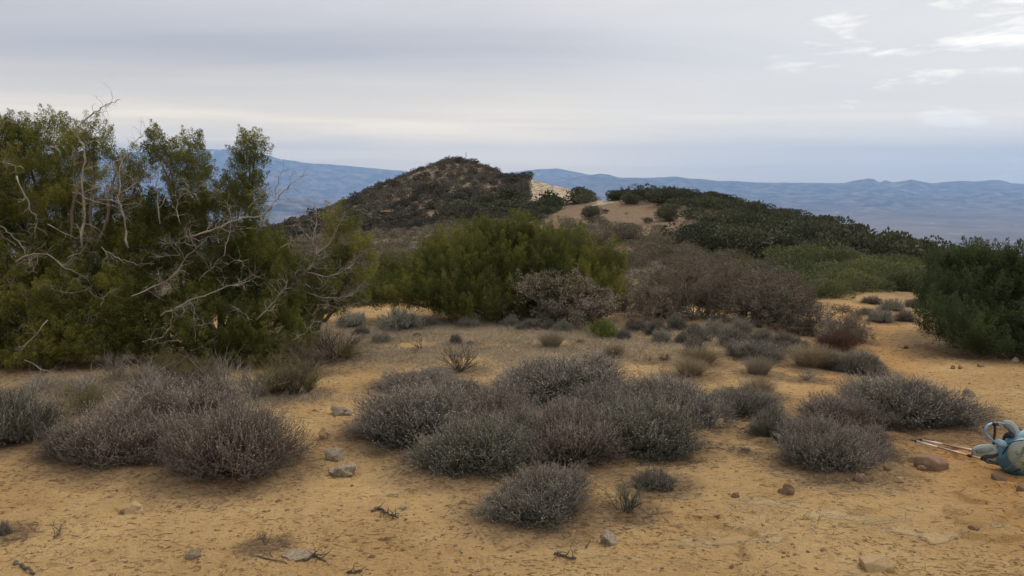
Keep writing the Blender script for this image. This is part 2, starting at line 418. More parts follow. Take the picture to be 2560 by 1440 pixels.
def groundmat():
    m, nt, nd, lk = newmat('ground_sand')
    g = N(nt, 'ShaderNodeNewGeometry'); pos = g.outputs['Position']
    def A(n):
        a = N(nt, 'ShaderNodeAttribute'); a.attribute_name = n; return a.outputs['Fac']
    big = noise(nt, pos, 0.7, 5, 0.6); mid = noise(nt, pos, 4.5, 6, 0.65); fine = noise(nt, pos, 28, 5, 0.7); grit = noise(nt, pos, 140, 3, 0.7)
    def cl(s, lo, k): return math_(nt, 'MULTIPLY', math_(nt, 'SUBTRACT', s, lo), k, True)
    c = mixc(nt, cl(big.outputs['Fac'], 0.35, 3.2), (0.41, 0.258, 0.108), (0.535, 0.362, 0.165))
    c = mixc(nt, math_(nt, 'MULTIPLY', cl(mid.outputs['Fac'], 0.55, 6), 0.55), c, (0.56, 0.40, 0.205))
    # crusts and damp brown dirt crumbs
    f = math_(nt, 'MULTIPLY', cl(mid.outputs['Fac'], 0.47, -6), 0.45)
    c = mixc(nt, f, c, (0.29, 0.165, 0.075))
    c = mixc(nt, math_(nt, 'MULTIPLY', A('path'), 0.85), c, (0.475, 0.262, 0.098))
    mp = N(nt, 'ShaderNodeMapping'); mp.inputs['Scale'].default_value = (1.0, 1.9, 1.0); lk.new(pos, mp.inputs[0])
    crumb = noise(nt, mp.outputs[0], 17, 4, 0.65, 0.6)
    dens = noise(nt, pos, 1.1, 3, 0.5)
    thr = math_(nt, 'SUBTRACT', 0.70, math_(nt, 'MULTIPLY', dens.outputs['Fac'], 0.27))
    f = math_(nt, 'MULTIPLY', math_(nt, 'MULTIPLY', math_(nt, 'SUBTRACT', crumb.outputs['Fac'], thr), 12, True), 0.9)
    c = mixc(nt, f, c, (0.15, 0.085, 0.04))
    sp = math_(nt, 'MULTIPLY', cl(fine.outputs['Fac'], 0.56, 8), 0.30)
    c = mixc(nt, sp, c, (0.25, 0.15, 0.075))
    # pale worn sandstone shelves on the right
    led = noise(nt, mp.outputs[0], 1.6, 6, 0.62, 0.7)
    f = math_(nt, 'MULTIPLY', math_(nt, 'MULTIPLY', cl(led.outputs['Fac'], 0.53, 12), A('ledge')), 0.7)
    c = mixc(nt, f, c, mixc(nt, fine.outputs['Fac'], (0.42, 0.30, 0.155), (0.62, 0.47, 0.27)))
    # plant litter round the shrubs, its colour deepened to paint in contact shade
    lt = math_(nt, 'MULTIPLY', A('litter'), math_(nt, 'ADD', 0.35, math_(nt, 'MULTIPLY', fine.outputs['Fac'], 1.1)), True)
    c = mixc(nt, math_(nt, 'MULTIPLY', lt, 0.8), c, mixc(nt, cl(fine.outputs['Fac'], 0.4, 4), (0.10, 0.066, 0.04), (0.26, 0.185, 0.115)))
    # dry grass thatch
    th = math_(nt, 'MULTIPLY', A('thatch'), cl(mid.outputs['Fac'], 0.3, 3), True)
    c = mixc(nt, math_(nt, 'MULTIPLY', th, 0.8), c, mixc(nt, cl(fine.outputs['Fac'], 0.42, 5), (0.22, 0.165, 0.10), (0.44, 0.36, 0.245)))
    # farther slopes
    hn = noise(nt, pos, 0.25, 6, 0.7)
    hc = mixc(nt, cl(hn.outputs['Fac'], 0.4, 5), (0.10, 0.078, 0.052), (0.21, 0.16, 0.105))
    c = mixc(nt, A('slope'), c, hc)
    bare = mixc(nt, cl(mid.outputs['Fac'], 0.4, 4), (0.15, 0.102, 0.064), (0.235, 0.163, 0.104))
    c = mixc(nt, A('bare'), c, bare)
    rc = N(nt, 'ShaderNodeTexVoronoi'); rc.inputs['Scale'].default_value = 1.3; lk.new(pos, rc.inputs['Vector'])
    rk = mixc(nt, cl(rc.outputs['Distance'], 0.35, 3), (0.46, 0.385, 0.27), (0.17, 0.13, 0.09))
    c = mixc(nt, A('rock'), c, rk)
    d = N(nt, 'ShaderNodeBsdfPrincipled'); lk.new(c, d.inputs['Base Color'])
    d.inputs['Roughness'].default_value = 0.95; d.inputs['Specular IOR Level'].default_value = 0.1
    h = math_(nt, 'ADD', math_(nt, 'MULTIPLY', mid.outputs['Fac'], 1.2), math_(nt, 'MULTIPLY', fine.outputs['Fac'], 0.8))
    h = math_(nt, 'ADD', h, math_(nt, 'MULTIPLY', grit.outputs['Fac'], 0.25))
    h = math_(nt, 'ADD', h, math_(nt, 'MULTIPLY', crumb.outputs['Fac'], 0.7))
    h = math_(nt, 'ADD', h, math_(nt, 'MULTIPLY', math_(nt, 'MULTIPLY', cl(led.outputs['Fac'], 0.56, 14), A('ledge')), 1.0))
    b = N(nt, 'ShaderNodeBump'); b.inputs['Strength'].default_value = 1.0; b.inputs['Distance'].default_value = 0.045
    lk.new(h, b.inputs['Height']); lk.new(b.outputs[0], d.inputs['Normal'])
    o = N(nt, 'ShaderNodeOutputMaterial'); lk.new(d.outputs[0], o.inputs[0])
    return m

# ------------------------------------------------------------------ shrub placement from the photo
PLACED = []   # (x, y, radius) of everything that drops litter

def spot(px, base_py, w_px, top_py, depth=0.42):
    """front foot of a plant at (px, base_py): its centre, width and height in metres"""
    g = ground_hit(px, base_py)
    w = w_px / F_ * g[1]
    y = g[1] + w * depth
    d = ray(px, base_py)
    x = g[0] / g[1] * y
    w = w_px / F_ * y
    z = hz(x, y)
    ztop = at(px, top_py, y)[2]
    h = max(ztop - z, 0.03)
    PLACED.append((x, y, w / 2))
    return np.array([x, y, z]), w, h

# ------------------------------------------------------------------ plant generators
def cushion(seed, n=1900, lf=14, lump=0.25, leafL=0.011, spread=0.22, stems_out=0.10, tw=0.0022, leafW=0.0045, lo=0.3):
    """dense dome of fine radiating stems that fork near the surface; unit = 1 m wide, 0.55 m high"""
    rng = np.random.default_rng(seed)
    m = n // 3
    ph = rng.random(m) * 2 * math.pi
    el = np.arcsin(rng.random(m) ** 0.9)            # even over the dome
    lum = 1 + lump * 1.6 * (fbm(np.cos(ph) * np.cos(el) * 3.2 + seed, np.sin(ph) * np.cos(el) * 3.2 + 5, seed, 3) - 0.5)
    edge = 1 + 0.12 * np.sin(ph * 3 + seed) + 0.07 * np.sin(ph * 5 + seed * 2)
    le = rng.uniform(0.62, 0.9, m) * lum
    tip = np.stack([0.5 * np.cos(el) * np.cos(ph) * edge, 0.5 * np.cos(el) * np.sin(ph) * edge, 0.54 * np.sin(el) ** 0.9 + 0.03], 1) * le[:, None]
    base = np.stack([tip[:, 0] * spread, tip[:, 1] * spread, np.zeros(m)], 1) * rng.uniform(0.4, 1.6, m)[:, None]
    ctrl = base * 0.45 + tip * 0.55 + np.array([0, 0, 0.015])
    t = np.linspace(0, 1, 5)[None, :, None]
    P0 = (1 - t) ** 2 * base[:, None] + 2 * t * (1 - t) * ctrl[:, None] + t * t * tip[:, None]
    P0[:, 1:] += rng.normal(0, 0.007, (m, 4, 3))
    st = Acc(); tn0 = rng.random(m)
    ribbons(st, P0, np.linspace(tw * 2.0, tw * 1.1, 5), rng, tn0 * 0.6)
    # forked outer twigs carry the leaves
    f = 5; n = m * f
    pr = np.repeat(np.arange(m), f)
    tt = rng.uniform(0.5, 0.97, n) * 4; i = np.minimum(tt.astype(int), 3); fr = (tt - i)[:, None]
    S = P0[pr, i] * (1 - fr) + P0[pr, i + 1] * fr
    out = nrm(P0[pr, 4] - P0[pr, 2])
    D = nrm(out * 0.9 + np.array([0, 0, 0.42]) + rng.normal(0, 0.42, (n, 3)))
    L = rng.uniform(0.045, 0.105, n)[:, None]
    D2 = nrm(D + np.array([0, 0, 0.35]) + rng.normal(0, 0.15, (n, 3)))
    P = np.stack([S, S + D * L * 0.4, S + D * L * 0.4 + D2 * L * 0.35, S + D * L * 0.4 + D2 * L * 0.65], 1)
    tn = np.clip(tn0[pr] * 0.6 + rng.random(n) * 0.4, 0, 1)
    ribbons(st, P, np.linspace(tw * 1.1, tw * 0.6, 4), rng, tn)
    k = 4; q = max(3, int(lf * 0.5)); lv = Acc()
    tt = (0.1 + 0.9 * rng.random((n, q))) * 3; i = np.minimum(tt.astype(int), 2); fr = (tt - i)[..., None]
    ar = np.arange(n)[:, None]
    LP = P[ar, i] * (1 - fr) + P[ar, i + 1] * fr
    LD = nrm(P[ar, i + 1] - P[ar, i]) + rng.normal(0, 0.7, (n, q, 3))
    kites(lv, LP.reshape(-1, 3), LD.reshape(-1, 3), leafL * rng.uniform(0.6, 1.4, n * q), leafW, rng,
          np.repeat(tn, q) * 0.5 + rng.random(n * q) * 0.5)
    # pale dried flower stalks standing out of the dome
    up_ = P[:, -1, 2] > 0.16 + 0.1 * rng.random(n)
    cand = np.nonzero(up_)[0]; ns = min(len(cand), int(n * 0.22)); pick = rng.choice(cand, ns, replace=False); T0 = P[pick, 2]; T1 = P[pick, -1]
    dd = nrm(T1 - T0) * 0.5 + np.array([0, 0, 0.6]) + rng.normal(0, 0.2, (ns, 3)); ln = rng.uniform(0.02, 0.085, ns)[:, None]
    SP_ = np.stack([T0 * 0.5 + T1 * 0.5, T1 + dd * ln * 0.15, T1 + dd * ln * 0.6 + rng.normal(0, 0.003, (ns, 3)), T1 + dd * ln], 1)
    fs = Acc(); ribbons(fs, SP_, np.linspace(tw * 1.0, tw * 0.75, 4), rng, rng.random(ns))
    kt = np.repeat(SP_[:, -1], 3, 0); kites(fs, kt - rng.random((len(kt), 1)) * 0.012 * np.array([0, 0, 1]), rng.normal(0, 0.6, kt.shape) + np.array([0, 0, 0.6]), 0.007, 0.005, rng, rng.random(len(kt)))
    st.stalks = fs
    return st, lv

def tuft(seed, n=900, L=1.0, splay=0.55, w=0.0028):
    rng = np.random.default_rng(seed)
    ph = rng.random(n) * 2 * math.pi; q = np.sqrt(rng.random(n))
    base = np.stack([np.cos(ph) * q * 0.17, np.sin(ph) * q * 0.17, np.zeros(n)], 1)
    ph2 = ph + rng.normal(0, 0.35, n)
    ln = rng.uniform(0.6, 1.0, n) * L * (1.05 - 0.35 * q)
    out = splay * q * rng.uniform(0.5, 1.25, n)
    tip = base + np.stack([np.cos(ph2) * out * ln, np.sin(ph2) * out * ln, ln * (1.0 - 0.35 * out)], 1) * 0.8
    mid = base * 0.5 + tip * 0.5; mid[:, 2] += 0.13 * ln; mid[:, :2] -= (tip - base)[:, :2] * 0.15
    k = 6; t = np.linspace(0, 1, k)[None, :, None]
    P = (1 - t) ** 2 * base[:, None] + 2 * t * (1 - t) * mid[:, None] + t * t * tip[:, None]
    P[:, 1:] += rng.normal(0, 0.008, (n, k - 1, 3))
    a = Acc(); ribbons(a, P, np.linspace(w * 1.4, w * 0.5, k), rng, rng.random(n))
    return a

def walk(rng, p, d, length, step, kink, up=0.0):
    pts = [p.copy()]; d = d / np.linalg.norm(d)
    n = max(2, int(length / step))
    for i in range(n):
        d = d + rng.normal(0, kink, 3); d[2] += up
        d = d / np.linalg.norm(d)
        p = p + d * step; pts.append(p.copy())
    return np.array(pts)

def branch(acc, rng, p, d, length, r, depth, step=0.05, kink=0.25, up=0.0, nchild=4, ang=0.8, sides=4, tips=None, shrink=0.6, tint=0.5):
    pts = walk(rng, p, d, length, step, kink, up)
    R = np.linspace(r, r * (0.45 if depth else 0.25), len(pts))
    tube(acc, pts, R, sides if depth else 3, tint, cap=False)
    if tips is not None:
        for q in pts[len(pts) // 2:]: tips.append((q, pts[-1] - pts[-2]))
    if depth > 0:
        for c in range(nchild):
            i = rng.integers(max(1, len(pts) // 4), len(pts))
            dd = nrm(pts[min(i, len(pts) - 1)] - pts[i - 1])
            side = nrm(np.cross(dd, rng.normal(size=3)))
            nd = dd * math.cos(ang) + side * math.sin(ang) * rng.uniform(0.6, 1.3)
            branch(acc, rng, pts[i], nd, length * shrink * rng.uniform(0.6, 1.2), R[i] * 0.65, depth - 1, step * 0.85, kink, up, nchild, ang, sides, tips, shrink, tint)

def wiry(seed, n=34, depth=2, leafy=0.4, r=0.006, h=0.75, open_=0.7, lfm=1):
    """open shrub of forking wiry stems, unit ~1 m wide 0.8 high"""
    rng = np.random.default_rng(seed); st = Acc(); tips = []
    for i in range(n):
        a = rng.random() * 2 * math.pi; q = rng.uniform(0.1, 1) * open_
        d = np.array([math.cos(a) * q, math.sin(a) * q, 1.0 - 0.4 * q])
        branch(st, rng, np.array([math.cos(a) * 0.04, math.sin(a) * 0.04, -0.02]), d, h * rng.uniform(0.55, 0.95), r, depth, 0.06, 0.13, 0.02, 3, 0.42, 3, tips, 0.55, rng.random())
    lv = Acc()
    if leafy > 0:
        P = np.array([t[0] for t in tips]); D = np.array([t[1] for t in tips])
        k = int(4 * lfm); P = np.repeat(P, k, 0) + rng.normal(0, 0.008, (len(P) * k, 3)); D = nrm(np.repeat(D, k, 0)) + rng.normal(0, 0.55, (len(P), 3))
        sel = rng.random(len(P)) < leafy; P = P[sel]; D = D[sel]
        kites(lv, P, D, rng.uniform(0.012, 0.026, len(P)), 0.005, rng, rng.random(len(P)))
    return st, lv

def scrub(seed, n=16, leafk=3):
    """gnarled many-branched shrub, unit ~1 m wide, 0.75 m high"""
    rng = np.random.default_rng(seed); st = Acc(); tips = []
    for i in range(n):
        a = rng.random() * 2 * math.pi; q = rng.uniform(0.2, 1.3)
        d = np.array([math.cos(a) * q, math.sin(a) * q, 0.75])
        branch(st, rng, np.array([math.cos(a) * 0.07, math.sin(a) * 0.07, -0.02]), d, rng.uniform(0.38, 0.6), 0.011, 3, 0.045, 0.24, 0.03, 4, 0.75, 4, tips, 0.55, rng.random())
    P = np.array([t[0] for t in tips]); D = np.array([t[1] for t in tips])
    k = leafk; P = np.repeat(P, k, 0) + rng.normal(0, 0.012, (len(P) * k, 3)); D = nrm(np.repeat(D, k, 0)) + rng.normal(0, 0.9, (len(P), 3))
    lv = Acc(); kites(lv, P, D, rng.uniform(0.010, 0.022, len(P)), 0.010, rng, rng.random(len(P)))
    return st, lv

def sprays(acc, rng, C, AX, LEN, RAD, k, leafL=0.045, leafW=0.012, tint=None):
    """upright juniper plumes: k leaf sprigs round each axis"""
    n = len(C); AX = nrm(AX)
    t = rng.random((n, k)) ** 0.8
    s1 = nrm(np.cross(AX, np.array([0.3, 0.5, 0.8]))); s2 = np.cross(AX, s1)
    ph = rng.random((n, k)) * 2 * math.pi
    rad = (s1[:, None] * np.cos(ph)[..., None] + s2[:, None] * np.sin(ph)[..., None])
    q = np.sqrt(rng.random((n, k)))
    prof = np.sin(np.clip(0.25 + t * 0.75, 0, 1) * math.pi) ** 0.7
    P = C[:, None] + AX[:, None] * (t * LEN[:, None])[..., None] + rad * (q * prof * RAD[:, None])[..., None]
    D = AX[:, None] * 0.9 + rad * (0.55 * q)[..., None] + rng.normal(0, 0.38, (n, k, 3))
    if tint is None: tint = rng.random(n)
    tv = np.clip(tint[:, None] * 0.75 + 0.25 * t + rng.normal(0, 0.10, (n, k)), 0, 1)
    kites(acc, P.reshape(-1, 3), D.reshape(-1, 3), leafL * rng.uniform(0.6, 1.35, n * k), leafW, rng, tv.reshape(-1))

def blob_crown(rng, blobs, dens, Yc, plen=0.22, prad=0.07, k=60, upb=0.9, leafL=0.045, leafW=0.012, gap=0.0, jit=0.35, thick=0.75):
    """blobs given as (px, py, rx, ry[, dY]) in photo pixels at distance Yc -> plume seeds"""
    acc = Acc(); seeds = []
    for bi, b in enumerate(blobs):
        px, py, rx, ry = b[:4]; dY = b[4] if len(b) > 4 else rng.uniform(-jit, jit)
        Y = Yc + dY
        c = at(px, py, Y); sx = rx / F_ * Y; sz = ry / F_ * Y; sy = sx * thick
        n = max(int(dens * (sx * sz * 2 + sx * sy + sz * sy) * 4), 16)
        v = nrm(rng.normal(size=(n, 3)))
        q = rng.uniform(0.35, 1.0, n) ** 0.45
        P = c + v * np.array([sx, sy, sz]) * q[:, None]
        lump = vn3(P * 3.2, bi)
        keep = (lump > gap) & (P[:, 2] > height(P[:, 0], P[:, 1], False) + 0.02)
        P = P[keep]; v = v[keep]
        A = v * np.array([0.8, 0.8, 0.35]) + np.array([0, 0, upb]) + rng.normal(0, 0.2, P.shape)
        ln = plen * rng.uniform(0.6, 1.35, len(P))
        tn = np.clip(-0.05 + 0.85 * vn3(P * 2.3, 5) + 0.35 * rng.random(len(P)), 0, 1)
        sprays(acc, rng, P, A, ln, prad * rng.uniform(0.7, 1.3, len(P)), k, leafL, leafW, tn)
        seeds.append((c, P, (sx, sy, sz)))
    return acc, seeds

def limbs(rng, base, seeds, r0=0.07, per=5):
    """trunk and limbs that carry the crown lobes"""
    acc = Acc()
    for c, P, s in seeds:
        m = (base + c) / 2 + rng.normal(0, 0.12, 3); m[2] = base[2] + (c[2] - base[2]) * 0.42
        path = spline([base + np.array([rng.normal(0, 0.06), rng.normal(0, 0.06), -0.08]), m, c], 7)
        path[1:-1] += rng.normal(0, 0.018, (len(path) - 2, 3))
        tube(acc, path, np.linspace(r0, r0 * 0.3, len(path)), 6, 0.5)
        if len(P):
            for i in rng.integers(0, len(P), per):
                e = P[i]
                p2 = spline([c, (c + e) / 2 + rng.normal(0, 0.06, 3), e], 5)
                p2[1:] += rng.normal(0, 0.01, (len(p2) - 1, 3))
                tube(acc, p2, np.linspace(r0 * 0.28, r0 * 0.06, len(p2)), 4, 0.5, cap=False)
    return acc

def dead_limb(acc, rng, pix, Y, r, side=10, slen=0.35, depth=1, dY=0.0):
    """bare bleached limb through photo points at distance Y, with kinked side twigs"""
    pts = [at(px, py, Y + dY * i) for i, (px, py) in enumerate(pix)]
    P = spline(pts, 5); P[1:-1] += rng.normal(0, 0.008, (len(P) - 2, 3))
    P[:, 1] += np.cumsum(rng.normal(0, 0.012, len(P)))
    r = r * 0.52; R = np.linspace(r, r * 0.25, len(P)) * (1 + 0.25 * np.sin(np.arange(len(P)) * 1.7 + pix[0][0]))
    tube(acc, P, R, 6, 0.5)
    for i in range(int(side * 1.7)):
        k = rng.integers(2, len(P) - 1)
        d = nrm(P[k] - P[k - 1]); sd = nrm(np.cross(d, rng.normal(size=3)))
        sd[1] *= 0.5
        branch(acc, rng, P[k], d * 0.6 + sd * 0.9, slen * rng.uniform(0.4, 1.2), max(R[k] * 0.42, 0.0018), depth, 0.032, 0.34, 0.01, 4, 0.75, 4, None, 0.6)

# low and mid detail leafy domes for the slopes
def dome_lod(seed, n, leaf, lump=0.35, flat=0.75, spiky=0.0):
    rng = np.random.default_rng(seed); acc = Acc()
    nb = 7
    cs = np.concatenate([[[0, 0, 0.28]], np.stack([rng.uniform(-0.3, 0.3, nb), rng.uniform(-0.3, 0.3, nb), rng.uniform(0.14, 0.42, nb)], 1)])
    rs = np.concatenate([[0.34], rng.uniform(0.15, 0.26, nb)])
    pick = rng.choice(nb + 1, n, p=rs ** 2 / (rs ** 2).sum())
    v = nrm(rng.normal(size=(n, 3))); q = rng.uniform(0.5, 1.0, n) ** 0.4
    P = cs[pick] + v * (rs[pick] * q)[:, None] * np.array([1, 1, flat]); P[:, 2] = np.abs(P[:, 2]) * (1 + spiky * vn3(P * 9, seed))
    D = v + np.array([0, 0, 0.7]) + rng.normal(0, 0.5, (n, 3))
    kites(acc, P, D, leaf * rng.uniform(0.6, 1.4, n), leaf * 0.55, rng, np.clip(0.5 * rng.random(nb + 1)[pick] + 0.5 * rng.random(n), 0, 1))
    return acc

def stems_lod(seed, n=14, w=0.02):
    rng = np.random.default_rng(seed); a = Acc()
    ph = rng.random(n) * 2 * math.pi; q = rng.uniform(0.1, 0.42, n)
    tip = np.stack([np.cos(ph) * q, np.sin(ph) * q, rng.uniform(0.3, 0.62, n)], 1)
    base = tip * np.array([0.15, 0.15, 0]) - np.array([0, 0, 0.05])
    t = np.linspace(0, 1, 4)[None, :, None]
    P = base[:, None] * (1 - t) + tip[:, None] * t; P[:, 1:3] += rng.normal(0, 0.03, (n, 2, 3))
    ribbons(a, P, np.linspace(w, w * 0.4, 4), rng, rng.random(n))
    return a

# ================================================================== camera
cam = bpy.data.cameras.new('camera'); co = bpy.data.objects.new('camera', cam); link(co)
co.location = (0, 0, EYE); co.rotation_euler = (math.pi / 2 - PITCH, 0, 0)
cam.sensor_width = 36.0; cam.lens = 36.0 * F_ / W_; cam.clip_start = 0.05; cam.clip_end = 120000
scene.camera = co

# ================================================================== light and sky
SUN_AZ, SUN_EL = math.radians(38), math.radians(48)
sl = bpy.data.lights.new('sun', 'SUN'); sl.energy = 1.45; sl.angle = math.radians(20); sl.color = (1.0, 0.93, 0.82)
so = bpy.data.objects.new('sun', sl); link(so)
sd = Vector((math.sin(SUN_AZ) * math.cos(SUN_EL), math.cos(SUN_AZ) * math.cos(SUN_EL), math.sin(SUN_EL)))
so.rotation_euler = sd.to_track_quat('Z', 'Y').to_euler()

w = bpy.data.worlds.new('World'); scene.world = w; w.use_nodes = True
nt = w.node_tree; nt.nodes.clear(); lk = nt.links
tc = N(nt, 'ShaderNodeTexCoord'); dvec = tc.outputs['Generated']
sky = N(nt, 'ShaderNodeTexSky'); sky.sky_type = 'NISHITA'; sky.sun_disc = False
sky.sun_elevation = SUN_EL; sky.sun_rotation = SUN_AZ; sky.air_density = 1.0; sky.dust_density = 2.0
sep = N(nt, 'ShaderNodeSeparateXYZ'); lk.new(dvec, sep.inputs[0])
zz = math_(nt, 'ADD', math_(nt, 'MAXIMUM', sep.outputs[2], 0.0), 0.11)
cmb = N(nt, 'ShaderNodeCombineXYZ')
lk.new(math_(nt, 'DIVIDE', sep.outputs[0], zz), cmb.inputs[0]); lk.new(math_(nt, 'DIVIDE', sep.outputs[1], zz), cmb.inputs[1])
mp = N(nt, 'ShaderNodeMapping'); mp.inputs['Rotation'].default_value = (0, 0, math.radians(-28)); mp.inputs['Scale'].default_value = (0.28, 0.85, 1)
mp.inputs['Location'].default_value = (0.7, 0.3, 0)
lk.new(cmb.outputs[0], mp.inputs[0])
n1 = noise(nt, mp.outputs[0], 1.1, 5, 0.5, 0.6)
n2 = noise(nt, cmb.outputs[0], 2.6, 6, 0.6, 0.4)
# left-right brightness: thinner cloud towards the sun
azf = math_(nt, 'ADD', math_(nt, 'MULTIPLY', sep.outputs[0], 0.85), 0.46, True)
v = math_(nt, 'ADD', azf, math_(nt, 'MULTIPLY', math_(nt, 'SUBTRACT', n1.outputs['Fac'], 0.5), 1.25))
v = math_(nt, 'ADD', v, math_(nt, 'MULTIPLY', math_(nt, 'SUBTRACT', n2.outputs['Fac'], 0.5), 0.16), True)
r = ramp(nt, [(0.0, (0.52, 0.51, 0.525)), (0.35, (0.65, 0.63, 0.625)), (0.65, (0.76, 0.735, 0.72)), (1.0, (0.90, 0.865, 0.80))])
lk.new(v, r.inputs[0])
# bands low over the horizon
mp2 = N(nt, 'ShaderNodeMapping'); mp2.inputs['Scale'].default_value = (1.3, 1.3, 26); lk.new(dvec, mp2.inputs[0])
n3 = noise(nt, mp2.outputs[0], 1.0, 4, 0.5, 0.5)
low = N(nt, 'ShaderNodeMapRange'); low.interpolation_type = 'SMOOTHSTEP'; low.inputs[1].default_value = 0.02; low.inputs[2].default_value = 0.15
low.inputs[3].default_value = 1.0; low.inputs[4].default_value = 0.0; lk.new(sep.outputs[2], low.inputs[0])
hb = ramp(nt, [(0.3, (1.25, 1.03, 0.70)), (0.5, (1.45, 1.2, 0.80)), (0.65, (1.85, 1.5, 0.96))]); lk.new(n3.outputs['Fac'], hb.inputs[0])
c = mixc(nt, math_(nt, 'MULTIPLY', low.outputs[0], 0.8), r.outputs[0], hb.outputs[0])
# the bright break in the cloud up on the right
bd = nrm(ray(2520, 150))
dt = N(nt, 'ShaderNodeVectorMath'); dt.operation = 'DOT_PRODUCT'; lk.new(dvec, dt.inputs[0]); dt.inputs[1].default_value = tuple(bd)
glow = N(nt, 'ShaderNodeMapRange'); glow.interpolation_type = 'SMOOTHSTEP'; glow.inputs[1].default_value = 0.86; glow.inputs[2].default_value = 1.0; lk.new(dt.outputs['Value'], glow.inputs[0])
c = mixc(nt, math_(nt, 'MULTIPLY', glow.outputs[0], 0.55), c, (0.86, 0.85, 0.81))
core = N(nt, 'ShaderNodeMapRange'); core.interpolation_type = 'SMOOTHSTEP'; core.inputs[1].default_value = 0.955; core.inputs[2].default_value = 0.995; lk.new(dt.outputs['Value'], core.inputs[0])
mp3 = N(nt, 'ShaderNodeMapping'); mp3.inputs['Scale'].default_value = (9, 9, 42); lk.new(dvec, mp3.inputs[0])
n4 = noise(nt, mp3.outputs[0], 1.0, 5, 0.6, 0.3)
br = math_(nt, 'MULTIPLY', math_(nt, 'SUBTRACT', math_(nt, 'ADD', n4.outputs['Fac'], math_(nt, 'MULTIPLY', core.outputs[0], 0.15)), 0.672), 5, True)
br = math_(nt, 'MULTIPLY', br, core.outputs[0])
c = mixc(nt, br, c, (1.35, 1.3, 1.18))
# overcast: brighter overhead than near the horizon
zen = N(nt, 'ShaderNodeMapRange'); zen.interpolation_type = 'SMOOTHSTEP'; zen.inputs[1].default_value = 0.36; zen.inputs[2].default_value = 0.95
zen.inputs[3].default_value = 1.0; zen.inputs[4].default_value = 1.9; lk.new(sep.outputs[2], zen.inputs[0])
vm = N(nt, 'ShaderNodeVectorMath'); vm.operation = 'SCALE'; lk.new(c, vm.inputs[0]); lk.new(zen.outputs[0], vm.inputs['Scale'])
sv = N(nt, 'ShaderNodeVectorMath'); sv.operation = 'SCALE'; lk.new(sky.outputs[0], sv.inputs[0]); sv.inputs['Scale'].default_value = 0.08
c = mixc(nt, 0.95, sv.outputs[0], vm.outputs[0])
bg = N(nt, 'ShaderNodeBackground'); lk.new(c, bg.inputs[0]); bg.inputs[1].default_value = 1.0
wo = N(nt, 'ShaderNodeOutputWorld'); lk.new(bg.outputs[0], wo.inputs[0])

# ================================================================== plants in the foreground
CU = {}
def cu(kind, v):
    key = (kind, v)
    if key in CU: return CU[key]
    if kind == 'grey': st, lv = cushion(10 + v, 5100, 14, lump=0.4, tw=0.0016, leafL=0.0105, leafW=0.0042); a = (M['sage_stem'], M['sage_leaf'])
    elif kind == 'green': st, lv = cushion(20 + v, 4800, 16, lump=0.4, leafL=0.012, tw=0.0016, leafW=0.0042); a = (M['sage_stem'], M['sage_leaf_green'])
    elif kind == 'brown': st, lv = cushion(30 + v, 4500, 14, lump=0.6, tw=0.0017); a = (M['sage_stem'], M['sage_leaf_brown'])
    elif kind == 'pale': st, lv = cushion(40 + v, 900, 16, lump=0.5, leafL=0.022, leafW=0.008, stems_out=0.2, lo=0.45, tw=0.003); a = (M['sage_stem'], M['pale_leaf'])
    elif kind == 'small': st, lv = cushion(50 + v, 900, 14, lump=0.4, leafL=0.022, leafW=0.008, tw=0.0045); a = (M['sage_stem'], M['sage_leaf'])
    elif kind == 'lime': st, lv = cushion(60 + v, 900, 22, lump=0.5, leafL=0.03, leafW=0.010, lo=0.4); a = (M['sage_stem'], M['lime_leaf'])
    elif kind == 'red': st, lv = cushion(70 + v, 1500, 12, lump=0.35, leafL=0.02, leafW=0.007); a = (M['darkwood'], M['red_leaf'])
    CU[key] = (st.mesh('stems_' + kind, a[0]), lv.mesh('foliage_' + kind, a[1]), st.stalks.mesh('stalks_' + kind, M['stalk'] if kind not in ('lime', 'red') else a[0]))
    return CU[key]

def bush(kind, v, px, base, wpx, top, name, label, cat, group=None, rz=None, ywf=0.95):
    c, w_, h_ = spot(px, base, wpx, top)
    rz = RNG.random() * 6.28 if rz is None else rz
    w_ *= 1.14 if wpx < 180 else 1.34; h_ *= 0.95 if wpx < 180 else 0.90
    st, lv, fs = cu(kind, v)
    tl = (0.14 * math.sin(px * 3.1), 0.14 * math.cos(b * 1.3)) if wpx > 60 else None
    return thing(name, label, cat, c - np.array([0, 0, 0.02]), rz, (w_ * (1.0 + 0.12 * math.sin(px)), w_ * (0.92 + 0.1 * math.cos(px * 1.7)), h_ / 0.53), group, (('stems', st), ('foliage', lv), ('flower_stalks', fs)), tl)

